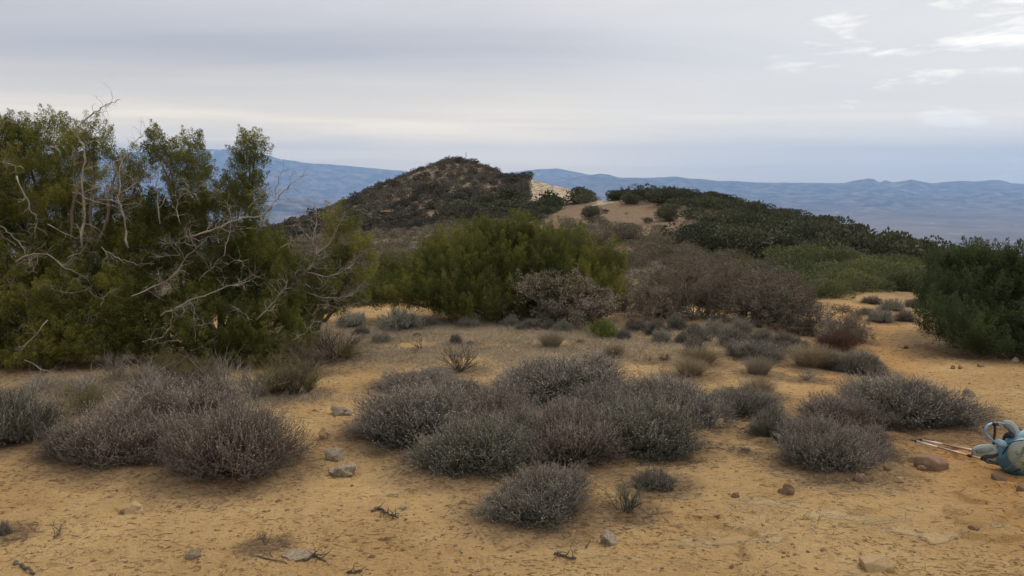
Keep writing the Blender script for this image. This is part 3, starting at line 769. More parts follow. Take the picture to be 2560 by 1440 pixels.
G1 = 'grey cushion shrubs on the sand'
for kind, v, px, b, wpx, t, lab in [
    ('grey', 0, 1340, 1315, 282, 1168, 'round grey cushion shrub standing alone at the front of the central cluster'),
    ('green', 0, 1180, 1192, 335, 1035, 'grey-green cushion shrub just behind and left of the lone front shrub'),
    ('brown', 0, 1425, 1178, 310, 1005, 'brownish grey cushion shrub in the middle of the central cluster'),
    ('green', 1, 1600, 1148, 285, 985, 'greener cushion shrub at the right front of the central cluster, beside the lying stick'),
    ('grey', 1, 1045, 1120, 330, 955, 'broad grey cushion shrub at the left end of the central cluster, near the pale rocks'),
    ('grey', 2, 1385, 1022, 370, 884, 'wide grey cushion shrub at the back of the central cluster'),
    ('brown', 1, 1235, 1095, 240, 962, 'tan-topped cushion shrub between the left end and the middle of the central cluster'),
    ('grey', 3, 1680, 1078, 290, 935, 'grey cushion shrub at the central cluster\'s right back with a round stone by its foot'),
    ('brown', 2, 1060, 990, 220, 920, 'low dark cushion shrub at the far left back of the central cluster'),
    ('grey', 0, 1845, 1048, 200, 952, 'low grey cushion shrub with a straw tuft behind it, right of the central cluster'),
    ('green', 2, 1930, 1108, 135, 1015, 'small open grey-green shrub between the two right-hand clusters'),
    ('grey', 2, 2070, 1192, 262, 1042, 'grey cushion shrub at the front of the right cluster, left of the brown boulder'),
    ('brown', 0, 2110, 1090, 230, 980, 'dark grey cushion shrub in the middle of the right cluster'),
    ('grey', 1, 2260, 1080, 385, 932, 'largest pale-tipped cushion shrub at the back of the right cluster, behind the backpack'),
    ('brown', 3, 590, 1212, 335, 985, 'large brown-grey cushion shrub at the right front of the left cluster'),
    ('brown', 1, 330, 1172, 300, 1010, 'dark brown-grey cushion shrub at the front of the left cluster'),
    ('brown', 2, 215, 1150, 180, 1040, 'low cushion shrub at the left tip of the left cluster'),
    ('brown', 0, 470, 1075, 330, 940, 'twiggy cushion shrub at the back of the left cluster, below the big juniper'),
    ('green', 0, 25, 1128, 230, 950, 'grey-green cushion shrub cut by the left edge of the photo'),
    ('grey', 3, 1885, 905, 165, 848, 'grey cushion shrub at the left of the back row, beside a straw tuft'),
    ('grey', 0, 2155, 940, 130, 872, 'small grey cushion shrub at the right end of the back row by the sandy path'),
    ('grey', 1, 2090, 930, 120, 878, 'grey cushion shrub in the back row just right of the tan grass tuft'),
    ('grey', 3, 1300, 1140, 230, 1010, 'low grey cushion shrub filling the gap right of the grey-green one in the central cluster'),
    ('grey', 0, 1530, 1060, 280, 945, 'grey cushion shrub filling the centre right of the central cluster'),
    ('green', 0, 1130, 1050, 230, 935, 'grey-green cushion shrub behind the broad left end of the central cluster'),
    ('brown', 3, 2160, 1150, 170, 1055, 'ragged brown cushion shrub at the right foot of the right cluster'),
    ('small', 0, 1635, 1235, 125, 1160, 'small round grey shrub on the sand right of the lone front shrub'),
    ('small', 1, 1960, 890, 80, 848, 'small grey shrub in the middle of the back row'),
    ('small', 2, 5, 1345, 60, 1290, 'tiny grey shrub at the left edge on the foreground sand'),
]:
    bush(kind, v, px, b, wpx, t, 'cushion_shrub', lab, 'shrub', G1)

# sage and other small plants along the far edge of the sand
G2 = 'small sage bushes along the edge of the sand'
sg = [(880, 822, 95, 772), (1000, 832, 118, 762), (905, 838, 50, 808), (1062, 818, 80, 785), (1172, 822, 66, 785), (1278, 818, 55, 780), (1330, 826, 70, 790),
      (1408, 832, 50, 792), (1372, 815, 50, 785), (1590, 830, 70, 785), (1640, 840, 75, 790), (1690, 828, 70, 778), (1655, 858, 60, 815), (1735, 858, 80, 808), (1790, 845, 90, 790),
      (1850, 835, 80, 785), (1830, 870, 90, 815), (1905, 862, 80, 815), (1735, 890, 60, 830), (1960, 870, 75, 822), (2165, 790, 60, 765), (2200, 808, 75, 765),
      (2230, 780, 80, 740), (2262, 805, 60, 770), (2180, 762, 60, 735), (2285, 770, 60, 742), (1560, 850, 45, 815)]
sl_ = ['left of the big pale sage', 'largest pale sage bush at the left edge of the sand', 'smallest, in front of its pale neighbour', 'right of the big pale sage',
       'below the left side of the green juniper', 'thin-stemmed, below the middle of the green juniper', 'twiggy, below the middle of the green juniper', 'right of the tan grass tuft, under the grey scrub', 'between the green juniper and the grey scrub']
for i, (px, b, wpx, t) in enumerate(sg):
    kd = 'pale' if i in (0, 1, 4, 5, 7, 12, 14, 15, 21, 22) else 'small'
    if i < len(sl_): lab = ('pale sage bush, ' if kd == 'pale' else 'small grey sage bush, ') + sl_[i].replace('largest pale sage bush', 'the largest,')
    elif px > 2150: lab = 'rounded grey sage bush on the flat beside the sandy path'
    else: lab = 'small grey-green sage bush at the foot of the brown scrub'
    bush(kd, i % 3, px, b, wpx, t, 'sage_bush', lab, 'bush', G2)
bush('lime', 0, 1510, 845, 92, 792, 'lime_bush', 'bright yellow-green bush at the edge of the sand below the grey scrub', 'bush')
bush('red', 0, 2095, 880, 105, 818, 'red_bush', 'rusty red twiggy bush beside the sandy path', 'bush')
_r = np.random.default_rng(12)
for i in range(30):
    px = _r.uniform(860, 2120); b = 826 + _r.uniform(-10, 38) + (22 if px > 1900 else 0); wd = _r.uniform(22, 48)
    bush('small' if i % 3 else 'pale', i % 3, px, b, wd, b - wd * _r.uniform(0.5, 0.9), 'small_tuft', 'tiny grey tuft on the bleached flat below the junipers and scrub', 'plant', 'tiny tufts on the bleached flat')
# greenish plant with visible stems, wiry plants
WI = {}
def wi(kind, v):
    if (kind, v) in WI: return WI[(kind, v)]
    if kind == 'dark': st, lv = wiry(80 + v, 42, 2, 0.5, 0.007); ms = (M['darkwood'], M['sage_leaf_brown'])
    elif kind == 'broom': st, lv = wiry(90 + v, 70, 2, 0.9, 0.005, lfm=1.6); ms = (M['broom'], M['broom'])
    elif kind == 'bare': st, lv = wiry(100 + v, 26, 2, 0.08, 0.008); ms = (M['deadwood'], M['sage_leaf_brown'])
    elif kind == 'sprig': st, lv = wiry(110 + v, 7, 1, 0.06, 0.014, open_=0.5); ms = (M['darkwood'], M['sage_leaf_brown'])
    elif kind == 'greenstem': st, lv = wiry(120 + v, 20, 2, 1.0, 0.016, lfm=3, open_=0.9); ms = (M['darkwood'], M['sage_leaf_green'])
    WI[(kind, v)] = (st.mesh('stems_' + kind, ms[0]), lv.mesh('foliage_' + kind, ms[1]))
    return WI[(kind, v)]
def wbush(kind, v, px, b, wpx, t, name, label, cat, group=None):
    c, w_, h_ = spot(px, b, wpx, t)
    st, lv = wi(kind, v)
    return thing(name, label, cat, c, RNG.random() * 6.28, (w_ * 1.3, w_ * 1.3, h_ / 0.72), group, (('stems', st), ('foliage', lv)))
wbush('greenstem', 0, 1560, 1300, 98, 1215, 'sprouting_shrub', 'small green-topped plant with dark forked stems beside the lone front shrub', 'plant')
for kd, v, px, b, wpx, t, lab in [
    ('dark', 0, 1150, 938, 110, 862, 'fan-shaped dark wiry bush on the dry grass behind the central cluster'),
    ('dark', 1, 830, 912, 170, 815, 'dark broom-like wiry bush at the right foot of the big juniper'),
    ('broom', 0, 868, 905, 80, 855, 'olive broom plant at the right end of the dark wiry bush'),
    ('broom', 1, 690, 998, 150, 900, 'yellow-green broom plant on the sand right of the left cluster'),
    ('dark', 2, 735, 998, 100, 905, 'dark wiry bush leaning beside the yellow-green broom'),
    ('broom', 2, 510, 975, 110, 900, 'green broom plant in the shade in front of the big juniper'),
    ('broom', 0, 215, 1045, 110, 965, 'yellow-green broom plant left of the left cluster'),
    ('bare', 0, 560, 985, 130, 880, 'bleached bare bush among the brooms below the big juniper'),
    ('bare', 1, 290, 960, 90, 870, 'bare pale forked bush at the foot of the big juniper'),
    ('bare', 2, 400, 1000, 160, 925, 'low tangle of bare grey stems behind the left cluster'),
    ('bare', 0, 110, 985, 130, 925, 'bleached bare twigs lying at the left foot of the big juniper'),
    ('bare', 1, 2015, 955, 70, 915, 'small bare-stemmed bush on the sand between the right clusters'),
    ('dark', 0, 1662, 905, 36, 880, 'tiny dark tuft on the sand behind the central cluster'),
    ('sprig', 0, 665, 1372, 50, 1318, 'bare three-stemmed twig sprouting from the foreground sand'),
    ('sprig', 1, 1050, 880, 50, 838, 'thin dark sprig standing on the dry grass'),
    ('sprig', 2, 1620, 905, 40, 885, 'tiny dark sprig left of the tiny dark tuft'),
    ('bare', 1, 640, 1010, 150, 905, 'tall bleached forked bush just left of the yellow-green broom'),
    ('bare', 0, 350, 985, 150, 885, 'bare grey bush in front of the gap between the two big junipers'),
    ('bare', 2, 200, 1000, 170, 925, 'sprawling bare grey stems left of the left cluster'),
    ('dark', 1, 480, 990, 130, 905, 'dark twiggy bush among the bleached stems below the second juniper'),
    ('dark', 0, 770, 940, 130, 850, 'dark twiggy bush leaning out from the right foot of the second juniper'),
    ('broom', 1, 420, 955, 100, 885, 'olive broom plant between bare bushes below the second juniper'),
    ('broom', 2, 770, 985, 70, 925, 'small rusty-olive broom at the right end of the plants below the junipers'),
    ('small', 0, 0, 0, 0, 0, ''),
]:
    if wpx: wbush(kd, v, px, b, wpx, t, 'broom_bush' if kd == 'broom' else ('twig_sprig' if kd == 'sprig' else 'wiry_bush'), lab, 'bush' if kd != 'sprig' else 'twig')
bush('small', 0, 1862, 1145, 45, 1110, 'small_tuft', 'small tan-grey tuft on the sand left of the front shrub of the right cluster', 'plant')

# grass tufts
TU = [tuft(130 + i, 1100).mesh('blades', M['straw']) for i in range(3)] + [tuft(140, 900).mesh('blades_pale', M['straw_grey'])]
for v, px, b, wpx, t, lab in [
    (3, 1378, 872, 84, 822, 'pale bunch grass tuft on the dry grass below the green juniper'),
    (0, 1535, 896, 70, 855, 'small bunch grass tuft behind the central cluster'),
    (1, 1748, 918, 130, 864, 'wide tan grass tuft left of the back row of shrubs'),
    (2, 1725, 948, 108, 893, 'tan grass tuft in front of the wide tan tuft'),
    (0, 2030, 928, 150, 858, 'large tan grass tuft in the middle of the back row'),
    (1, 1895, 1000, 105, 940, 'tan grass tuft behind the low shrub right of the central cluster'),
    (3, 1895, 943, 95, 888, 'bleached stiff grass tuft in front of the back row'),
    (2, 1500, 915, 50, 885, 'little tan grass tuft at the back edge of the central cluster'),
]:
    c, w_, h_ = spot(px, b, wpx, t)
    thing('grass_tuft', lab, 'grass tuft', c, RNG.random() * 6.28, (w_ * 1.35, w_ * 1.35, h_ / 0.66), 'bunch grass tufts', (('blades', TU[v]),))

# ================================================================== junipers
def juniper(name, label, base, blobs, Yc, dens, mats, seed, r0=0.07, dead=None, tuck=0.8, ylow=None, **kw):
    rng = np.random.default_rng(seed)
    if ylow:   # lower lobes swell towards the viewer's side, down to the foot of the crown
        blobs = [tuple(b[:4]) + ((b[4] if len(b) > 4 else rng.uniform(-0.3, 0.3)) - tuck * float(sstep(ylow[0], ylow[1], b[1])),) for b in blobs]
    acc, seeds = blob_crown(rng, blobs, dens, Yc, **kw)
    la = limbs(rng, base, seeds, r0)
    e = thing(name, label, 'tree', base)
    bx, by, bz = base
    for pn, a, m in (('trunk', la, mats[0]), ('crown', acc, mats[1])):
        me = a.mesh(pn, m); me.transform(__import__('mathutils').Matrix.Translation((-bx, -by, -bz)))
        o = bpy.data.objects.new(pn, me); link(o); o.parent = e
    if dead:
        da = Acc(); dead(da, rng)
        me = da.mesh('dead_branches', M['deadwood']); me.transform(__import__('mathutils').Matrix.Translation((-bx, -by, -bz)))
        o = bpy.data.objects.new('dead_branches', me); link(o); o.parent = e
        o['label'] = 'bleached bare branches'
    return e

def gb(px, py, dY=0):
    g = ground_hit(px, py); y = g[1] + dY; x = g[0] / g[1] * y
    PLACED.append((x, y, 1.3))
    return np.array([x, y, hz(x, y)])

YA = 11.0
def deadA(acc, rng):
    dl = lambda pix, r, s, sl=0.3, d=1, Y=None: dead_limb(acc, rng, pix, Y or YA - 0.75, r, s, sl, d)
    dl([(205, 620), (208, 520), (202, 440), (212, 380), (192, 335), (212, 300), (238, 275), (262, 262), (298, 249)], 0.030, 14, 0.32)
    dl([(212, 300), (232, 293), (250, 278)], 0.010, 5, 0.12)
    dl([(200, 350), (182, 318), (178, 298)], 0.009, 3, 0.15)
    dl([(40, 655), (75, 636), (120, 640), (170, 668), (230, 702)], 0.020, 10, 0.3)
    dl([(60, 732), (115, 710), (150, 728), (200, 730), (235, 712)], 0.012, 8, 0.2)
    dl([(255, 617), (290, 640), (330, 658), (385, 660)], 0.014, 9, 0.25)
    dl([(120, 800), (60, 870), (30, 910)], 0.014, 6, 0.3, Y=YA - 1.0)
    dl([(320, 620), (310, 530), (300, 495), (322, 470), (392, 438)], 0.024, 12, 0.35)
    dl([(300, 495), (305, 420), (318, 385), (345, 350), (372, 330)], 0.014, 10, 0.25)
    dl([(0, 565), (40, 600), (60, 640), (20, 680)], 0.014, 8, 0.25)
    dl([(40, 440), (70, 520), (85, 560), (60, 600)], 0.018, 8, 0.25)
    dl([(180, 480), (230, 500), (290, 520), (330, 560)], 0.014, 10, 0.25)
    dl([(120, 560), (180, 590), (250, 600)], 0.012, 8, 0.25)
    dl([(60, 900), (160, 945), (230, 930)], 0.012, 8, 0.3, Y=YA - 1.15)
    dl([(0, 330), (20, 300), (40, 292)], 0.008, 3, 0.15)
    dl([(110, 372), (128, 366), (142, 376), (140, 392)], 0.016, 2, 0.12)
    for i in range(15):
        px, py = rng.uniform(10, 380), rng.uniform(380, 860)
        a = rng.uniform(-0.3, 3.4); L = rng.uniform(40, 100)
        dl([(px, py), (px + math.cos(a) * L * 0.5 + rng.uniform(-12, 12), py - math.sin(a) * L * 0.5), (px + math.cos(a) * L, py - math.sin(a) * L + rng.uniform(-15, 15))], rng.uniform(0.006, 0.012), 6, 0.2)
def deadB(acc, rng):
    dl = lambda pix, r, s, sl=0.3, d=1, Y=None: dead_limb(acc, rng, pix, Y or YA - 0.75, r, s, sl, d)
    dl([(400, 560), (392, 470), (398, 430), (405, 405)], 0.016, 8, 0.25)
    dl([(480, 590), (540, 572), (600, 545), (660, 540), (688, 505), (722, 470), (745, 450), (772, 436)], 0.024, 16, 0.22)
    dl([(688, 505), (692, 460), (700, 430), (706, 398)], 0.010, 8, 0.14)
    dl([(722, 470), (728, 440), (745, 432)], 0.006, 4, 0.12)
    dl([(400, 790), (480, 750), (560, 720), (610, 705), (655, 688)], 0.022, 16, 0.3)
    dl([(355, 855), (398, 846), (424, 822), (432, 785), (428, 768)], 0.013, 5, 0.25, Y=YA - 1.0)
    dl([(330, 740), (420, 700), (470, 640), (520, 590)], 0.020, 14, 0.3)
    dl([(480, 900), (520, 940), (600, 965)], 0.010, 6, 0.3, Y=YA - 1.1)
    dl([(640, 800), (700, 740), (720, 700)], 0.016, 12, 0.28)
    dl([(560, 640), (570, 590), (575, 540), (560, 500)], 0.014, 10, 0.22)
    dl([(450, 560), (440, 510), (470, 480), (500, 500)], 0.012, 10, 0.22)
    for i in range(22):
        px, py = rng.uniform(390, 740), rng.uniform(470, 880)
        a = rng.uniform(-0.3, 3.4); L = rng.uniform(40, 100)
        dl([(px, py), (px + math.cos(a) * L * 0.5 + rng.uniform(-12, 12), py - math.sin(a) * L * 0.5), (px + math.cos(a) * L, py - math.sin(a) * L + rng.uniform(-15, 15))], rng.uniform(0.006, 0.012), 6, 0.2)

blobsA = [(20, 380, 70, 66, 0.2), (60, 350, 40, 45, 0.3), (135, 350, 48, 58, 0.1), (200, 378, 34, 45), (60, 480, 110, 80), (165, 450, 50, 55, .3), (235, 335, 22, 30), (120, 560, 130, 80, 0.3),
          (40, 650, 110, 90), (190, 640, 110, 90, 0.2), (110, 760, 160, 100), (230, 760, 120, 90), (60, 860, 110, 60, -.4), (190, 850, 120, 70, -0.5), (300, 660, 90, 90, 0.4), (285, 480, 50, 60, 0.4),
          (330, 570, 60, 60, 0.4), (310, 840, 100, 80, -0.2), (300, 385, 28, 34), (355, 430, 22, 35, .2), (-80, 500, 120, 160), (-90, 750, 140, 160), (110, 900, 90, 34, -.6), (0, 915, 90, 30, -.6)]
blobsB = [(410, 372, 30, 38, 0), (400, 400, 22, 24, 0), (478, 398, 30, 34, 0), (470, 440, 44, 40), (500, 490, 55, 50), (625, 395, 26, 36, 0), (640, 362, 10, 18, 0), (610, 450, 34, 45, 0), (600, 510, 46, 45), (560, 560, 80, 60),
          (430, 540, 70, 60, .3), (390, 620, 90, 90, 0.2), (520, 640, 110, 80), (640, 640, 70, 60, 0.2), (450, 730, 110, 80), (580, 740, 110, 80), (690, 680, 60, 60, .2), (690, 770, 80, 60), (540, 830, 110, 75, -0.3),
          (680, 840, 80, 62, -0.2), (760, 800, 50, 45), (420, 850, 90, 70, -.2), (640, 890, 60, 30, -.3), (735, 870, 40, 30, -.2), (780, 720, 50, 60, .4)]
kwL = dict(plen=0.22, prad=0.07, k=150, leafL=0.027, leafW=0.0075, gap=0.27, jit=0.4)
blobsA = [(b[0], b[1] + (14 if b[1] < 420 else 4)) + tuple(b[2:]) for b in blobsA]
juniper('juniper_tree', 'tall juniper with a pointed dead limb at the left edge of the photo', gb(170, 905, 0.9), blobsA, YA, 95, (M['bark'], M['juniper_leaf']), 301, 0.045, deadA, **kwL)
juniper('juniper_tree', 'spreading juniper with leafy spires and grey dead branches, second from the left edge', gb(560, 895, 0.9), blobsB, YA, 95, (M['bark'], M['juniper_leaf']), 302, 0.04, deadB, **kwL)

# mostly dead juniper at the right of the big ones
def deadC(acc, rng):
    Y = YA + 0.1
    dl = lambda pix, r, s, sl=0.3, d=1: dead_limb(acc, rng, pix, Y, r, s, sl, d)
    dl([(690, 745), (730, 700), (765, 680), (790, 640), (784, 600), (792, 555), (788, 505)], 0.036, 26, 0.32, 2)
    dl([(790, 640), (830, 600), (850, 560), (880, 520), (930, 545)], 0.014, 12, 0.22)
    dl([(765, 680), (830, 690), (880, 660), (905, 625)], 0.018, 20, 0.3)
    dl([(740, 720), (820, 745), (880, 735), (915, 700)], 0.018, 20, 0.3)
    dl([(700, 770), (790, 760), (860, 770), (900, 760)], 0.014, 16, 0.28)
    dl([(784, 600), (750, 570), (740, 540)], 0.010, 10, 0.2)
    dl([(788, 555), (830, 530), (838, 490)], 0.009, 8, 0.18)
blobsC = [(850, 560, 26, 34, .2), (855, 610, 40, 45, .3), (880, 680, 44, 50, .5), (820, 700, 45, 60, 0.5), (800, 770, 60, 40, .3), (905, 640, 24, 40, .6), (870, 740, 50, 40, .5)]
juniper('dead_juniper', 'mostly dead juniper with a tangle of bleached branches right of the big junipers', gb(775, 850, 1.1), blobsC, YA + 0.5, 75, (M['bark'], M['juniper_leaf']), 303, 0.05, deadC, **kwL)

# central green juniper
blobsD = [(1130, 640, 70, 55), (1200, 610, 55, 50), (1255, 620, 60, 50), (1300, 605, 45, 50), (1350, 620, 60, 50), (1420, 630, 60, 50), (1475, 660, 60, 55), (1520, 690, 40, 50), (1090, 690, 60, 50), (1170, 690, 90, 60),
          (1280, 690, 100, 65), (1400, 700, 100, 60), (1060, 745, 55, 45), (1150, 750, 90, 50), (1270, 760, 110, 45), (1400, 760, 100, 45), (1500, 750, 60, 45), (990, 710, 40, 45), (985, 755, 50, 32), (1190, 575, 20, 22), (1310, 570, 16, 22), (1200, 785, 120, 25), (1330, 790, 110, 22), (925, 745, 45, 40)]
blobsD = [(1270 + (b[0] - 1270) * 0.97, b[1] + max(0, 24 - max(0, b[1] - 620) * 0.3), b[2] * 0.97, b[3] * 0.97) for b in blobsD]
juniper('juniper_bush', 'big rounded yellow-green juniper in the middle behind the sand', gb(1270, 800, 1.6), blobsD, 16.4, 44, (M['bark'], M['juniper_mid']), 304, 0.035, None, 1.1, (640, 790),
        plen=0.44, prad=0.10, k=230, leafL=0.036, leafW=0.010, gap=0.24, jit=0.5, upb=1.8)
# right juniper
blobsE = [(2370, 690, 55, 40), (2430, 670, 60, 40), (2500, 665, 60, 35), (2560, 670, 60, 40), (2350, 760, 50, 60), (2430, 750, 90, 60), (2530, 750, 90, 60), (2620, 730, 90, 80), (2360, 820, 45, 40), (2450, 830, 85, 45), (2550, 840, 95, 45), (2400, 860, 55, 26), (2500, 875, 90, 20), (2650, 850, 90, 45),
          (2420, 642, 14, 20), (2456, 640, 12, 18), (2350, 655, 14, 16)]
blobsE = [(b[0], b[1] + 20 * (b[1] < 760)) + tuple(b[2:]) for b in blobsE]
juniper('juniper_bush', 'dense dark green juniper cut by the right edge beside the sandy path', gb(2480, 888, 0.9), blobsE, 12.7, 55, (M['bark'], M['juniper_dark']), 305, 0.035, None, 1.35, (700, 870),
        plen=0.32, prad=0.08, k=170, leafL=0.032, leafW=0.0105, gap=0.18, jit=0.3, upb=1.2)

# ================================================================== brown scrub
SCR = []
for v in range(4):
    st, lv = scrub(150 + v, 20, 7); SCR.append((st.mesh('stems', M['bark']), lv.mesh('foliage', M['scrub_leaf'])))
def scr(px, b, wpx, t, label, v, group='brown scrub bushes behind the sand'):
    c, w_, h_ = spot(px, b, wpx, t, 0.35)
    st, lv = SCR[v % 4]
    thing('scrub_bush', label, 'bush', c, RNG.random() * 6.28, (w_ * 0.95, w_ * 0.9, h_ / 0.78), group, (('stems', st), ('foliage', lv)))
for i, (px, b, wpx, t, lab) in enumerate([
    (1440, 822, 300, 650, 'grey-leaved scrub bush in front of the green juniper'),
    (1345, 812, 140, 705, 'small grey-leaved scrub bush left of the bigger one by the green juniper'),
    (1640, 800, 190, 655, 'brown scrub bush next right of the green juniper'),
    (1750, 805, 200, 640, 'brown scrub bush behind the middle of the sage row'),
    (1880, 812, 260, 660, 'widest pale twiggy scrub bush right of centre'),
    (2010, 835, 250, 690, 'scrub bush with dark crooked stems near the sandy path'),
    (2110, 860, 130, 760, 'low dark scrub bush at the edge of the sandy path'),
    (1570, 780, 140, 690, 'brown scrub bush tucked beside the right side of the green juniper'),
    (1950, 770, 200, 650, 'pale scrub bush behind the widest one'),
    (1790, 760, 220, 612, 'tall pale scrub bush at the back of the brown scrub'),
    (1680, 750, 180, 630, 'brown scrub bush at the back, above the sage row'),
]):
    scr(px, b, wpx, t, lab, i)
bush('lime', 0, 1665, 760, 70, 700, 'yellow_bush', 'small yellow-green bush among the brown scrub, left of centre of the scrub', 'bush')
bush('lime', 0, 1850, 690, 55, 640, 'yellow_bush', 'yellowish bush among the scrub at the foot of the green slope', 'bush')

# ================================================================== slopes: hundreds of shrubs
def inpoly(px, py, poly):
    ins = np.zeros(len(px), bool); n = len(poly); j = n - 1
    for i in range(n):
        xi, yi = poly[i]; xj, yj = poly[j]
        hit = ((yi > py) != (yj > py)) & (px < (xj - xi) * (py - yi) / (yj - yi + 1e-9) + xi)
        ins ^= hit; j = i
    return ins
BALD = [(1395, 516), (1500, 510), (1640, 514), (1755, 545), (1752, 572), (1690, 592), (1600, 584), (1560, 572), (1500, 556), (1440, 585), (1350, 602), (1340, 575), (1385, 545)]
ROCK1 = [(1320, 438), (1345, 440), (1400, 460), (1445, 478), (1440, 500), (1325, 502)]
ROCK2 = [(1485, 484), (1530, 492), (1530, 512), (1478, 512)]
PATCH = [[(1905, 560), (1960, 566), (1975, 580), (1900, 575)], [(2090, 590), (2230, 612), (2260, 640), (2180, 620)], [(1055, 535), (1110, 530), (1120, 548), (1060, 552)], [(1445, 596), (1560, 600), (1590, 640), (1500, 660)], [(2130, 582), (2180, 582), (2190, 600), (2150, 604)],
         [(1745, 495), (1775, 500), (1760, 520), (1740, 510)], [(1990, 548), (2060, 556), (2080, 570), (2000, 562)], [(1900, 655), (2040, 655), (2060, 672), (1900, 672)]]
GREEN = [[(1720, 500), (1760, 500), (1900, 520), (2050, 560), (2400, 640), (2500, 700), (1960, 665), (1800, 640), (1700, 620), (1680, 590), (1760, 570)],
         [(1530, 485), (1730, 480), (1735, 520), (1530, 516)], [(1060, 530), (1150, 505), (1330, 494), (1480, 480), (1490, 515), (1400, 520), (1360, 560), (1200, 545)]]
OLIVE = [(1960, 668), (2420, 640), (2440, 760), (2130, 765), (2000, 740)]

# (x, y) scatter on the slopes
xs, ys = [], []
for Y0, Y1, sp in ((19, 40, 1.2), (40, 90, 1.4), (90, 175, 1.55)):
    gy = np.arange(Y0, Y1, sp); gx = np.arange(-0.55 * Y1, 0.72 * Y1, sp)
    a, b = np.meshgrid(gx, gy); a = a.ravel(); b = b.ravel()
    a = a + RNG.uniform(-0.48, 0.48, len(a)) * sp; b = b + RNG.uniform(-0.48, 0.48, len(b)) * sp
    k = (a / b > -0.55) & (a / b < 0.72); xs.append(a[k]); ys.append(b[k])
xs = np.concatenate(xs); ys = np.concatenate(ys); zs = height(xs, ys, False)
PX, PY = project(xs, ys, zs)
# keep what the ridge in front does not hide
vis = np.ones(len(xs), bool)
for f in np.linspace(0.45, 0.99, 40):
    zz_ = EYE + (zs + 1.1 - EYE) * f
    vis &= height(xs * f, ys * f, False) < zz_ + 0.15
vis &= (PX > 520) & (PX < 2700)
vis &= ~((PX < 700) & (PY > 640))
bald = inpoly(PX, PY, BALD) | inpoly(PX, PY, ROCK1) | inpoly(PX, PY, ROCK2)
for p in PATCH: bald |= inpoly(PX, PY, p)
green = np.zeros(len(xs), bool)
for p in GREEN: green |= inpoly(PX, PY, p)
olive = inpoly(PX, PY, OLIVE)
path = (ys < 20.2) & (PX > 2120) & (PX < 2330)
mid = (ys < 24) & (PX > 900) & (PX < 1560)
nz = fbm(xs * 0.12, ys * 0.12, 41, 3)
sparse = nz < 0.34
bald |= inpoly(PX, PY, [(1325, 440), (1352, 446), (1445, 478), (1450, 505), (1330, 512)]) | inpoly(PX, PY, [(1475, 480), (1540, 486), (1540, 524), (1470, 524)])
keep = vis & ~bald & ~path & ~(sparse & (RNG.random(len(xs)) < 0.6))
LODS = {}
def lod(kind, lev, v):
    k = (kind, lev, v)
    if k not in LODS:
        n, lf = ((5200, 0.034), (1300, 0.065), (300, 0.13))[lev]
        mat = {'hill': M['hill_leaf'], 'green': M['green_leaf'], 'olive': M['olive_leaf'], 'brown': M['slope_leaf']}[kind]
        sd = 200 + v * 7 + lev
        if kind == 'brown': a = dome_lod(sd, int(n * 0.8), lf * 0.8, 0.5, 0.8, 0.3)
        else: a = dome_lod(sd, n, lf, 0.35, 0.8, 0.2)
        LODS[k] = (a.mesh('foliage', mat), a, stems_lod(sd, 16 if lev else 40, 0.03 if lev > 1 else 0.016).mesh('stems', M['bark']))
    return LODS[k]
groups = {
    'hill': (keep & ~green & ~olive & ~((ys < 75) & (PY > 555)), 'hill_shrub', 'low grey-brown shrub in the carpet covering the domed hill', 'shrubs covering the domed hill', (0.9, 2.1), (0.38, 0.52)),
    'brown': (keep & ~green & ~olive & ((ys < 75) & (PY > 555)), 'scrub_bush', 'grey-brown scrub bush on the near slope between the sand and the hill', 'scrub bushes on the near slope', (0.9, 1.7), (0.30, 0.46)),
    'green': (keep & green, 'green_bush', 'dark green bush on the upper slope or saddle', 'dark green bushes on the slope and saddle', (1.0, 2.8), (0.30, 0.52)),
    'olive': (keep & olive, 'olive_bush', 'mid-green bush in the thicket left of the dark right-hand juniper', 'green bushes in the right-hand thicket', (1.4, 2.4), (0.30, 0.42)),
}
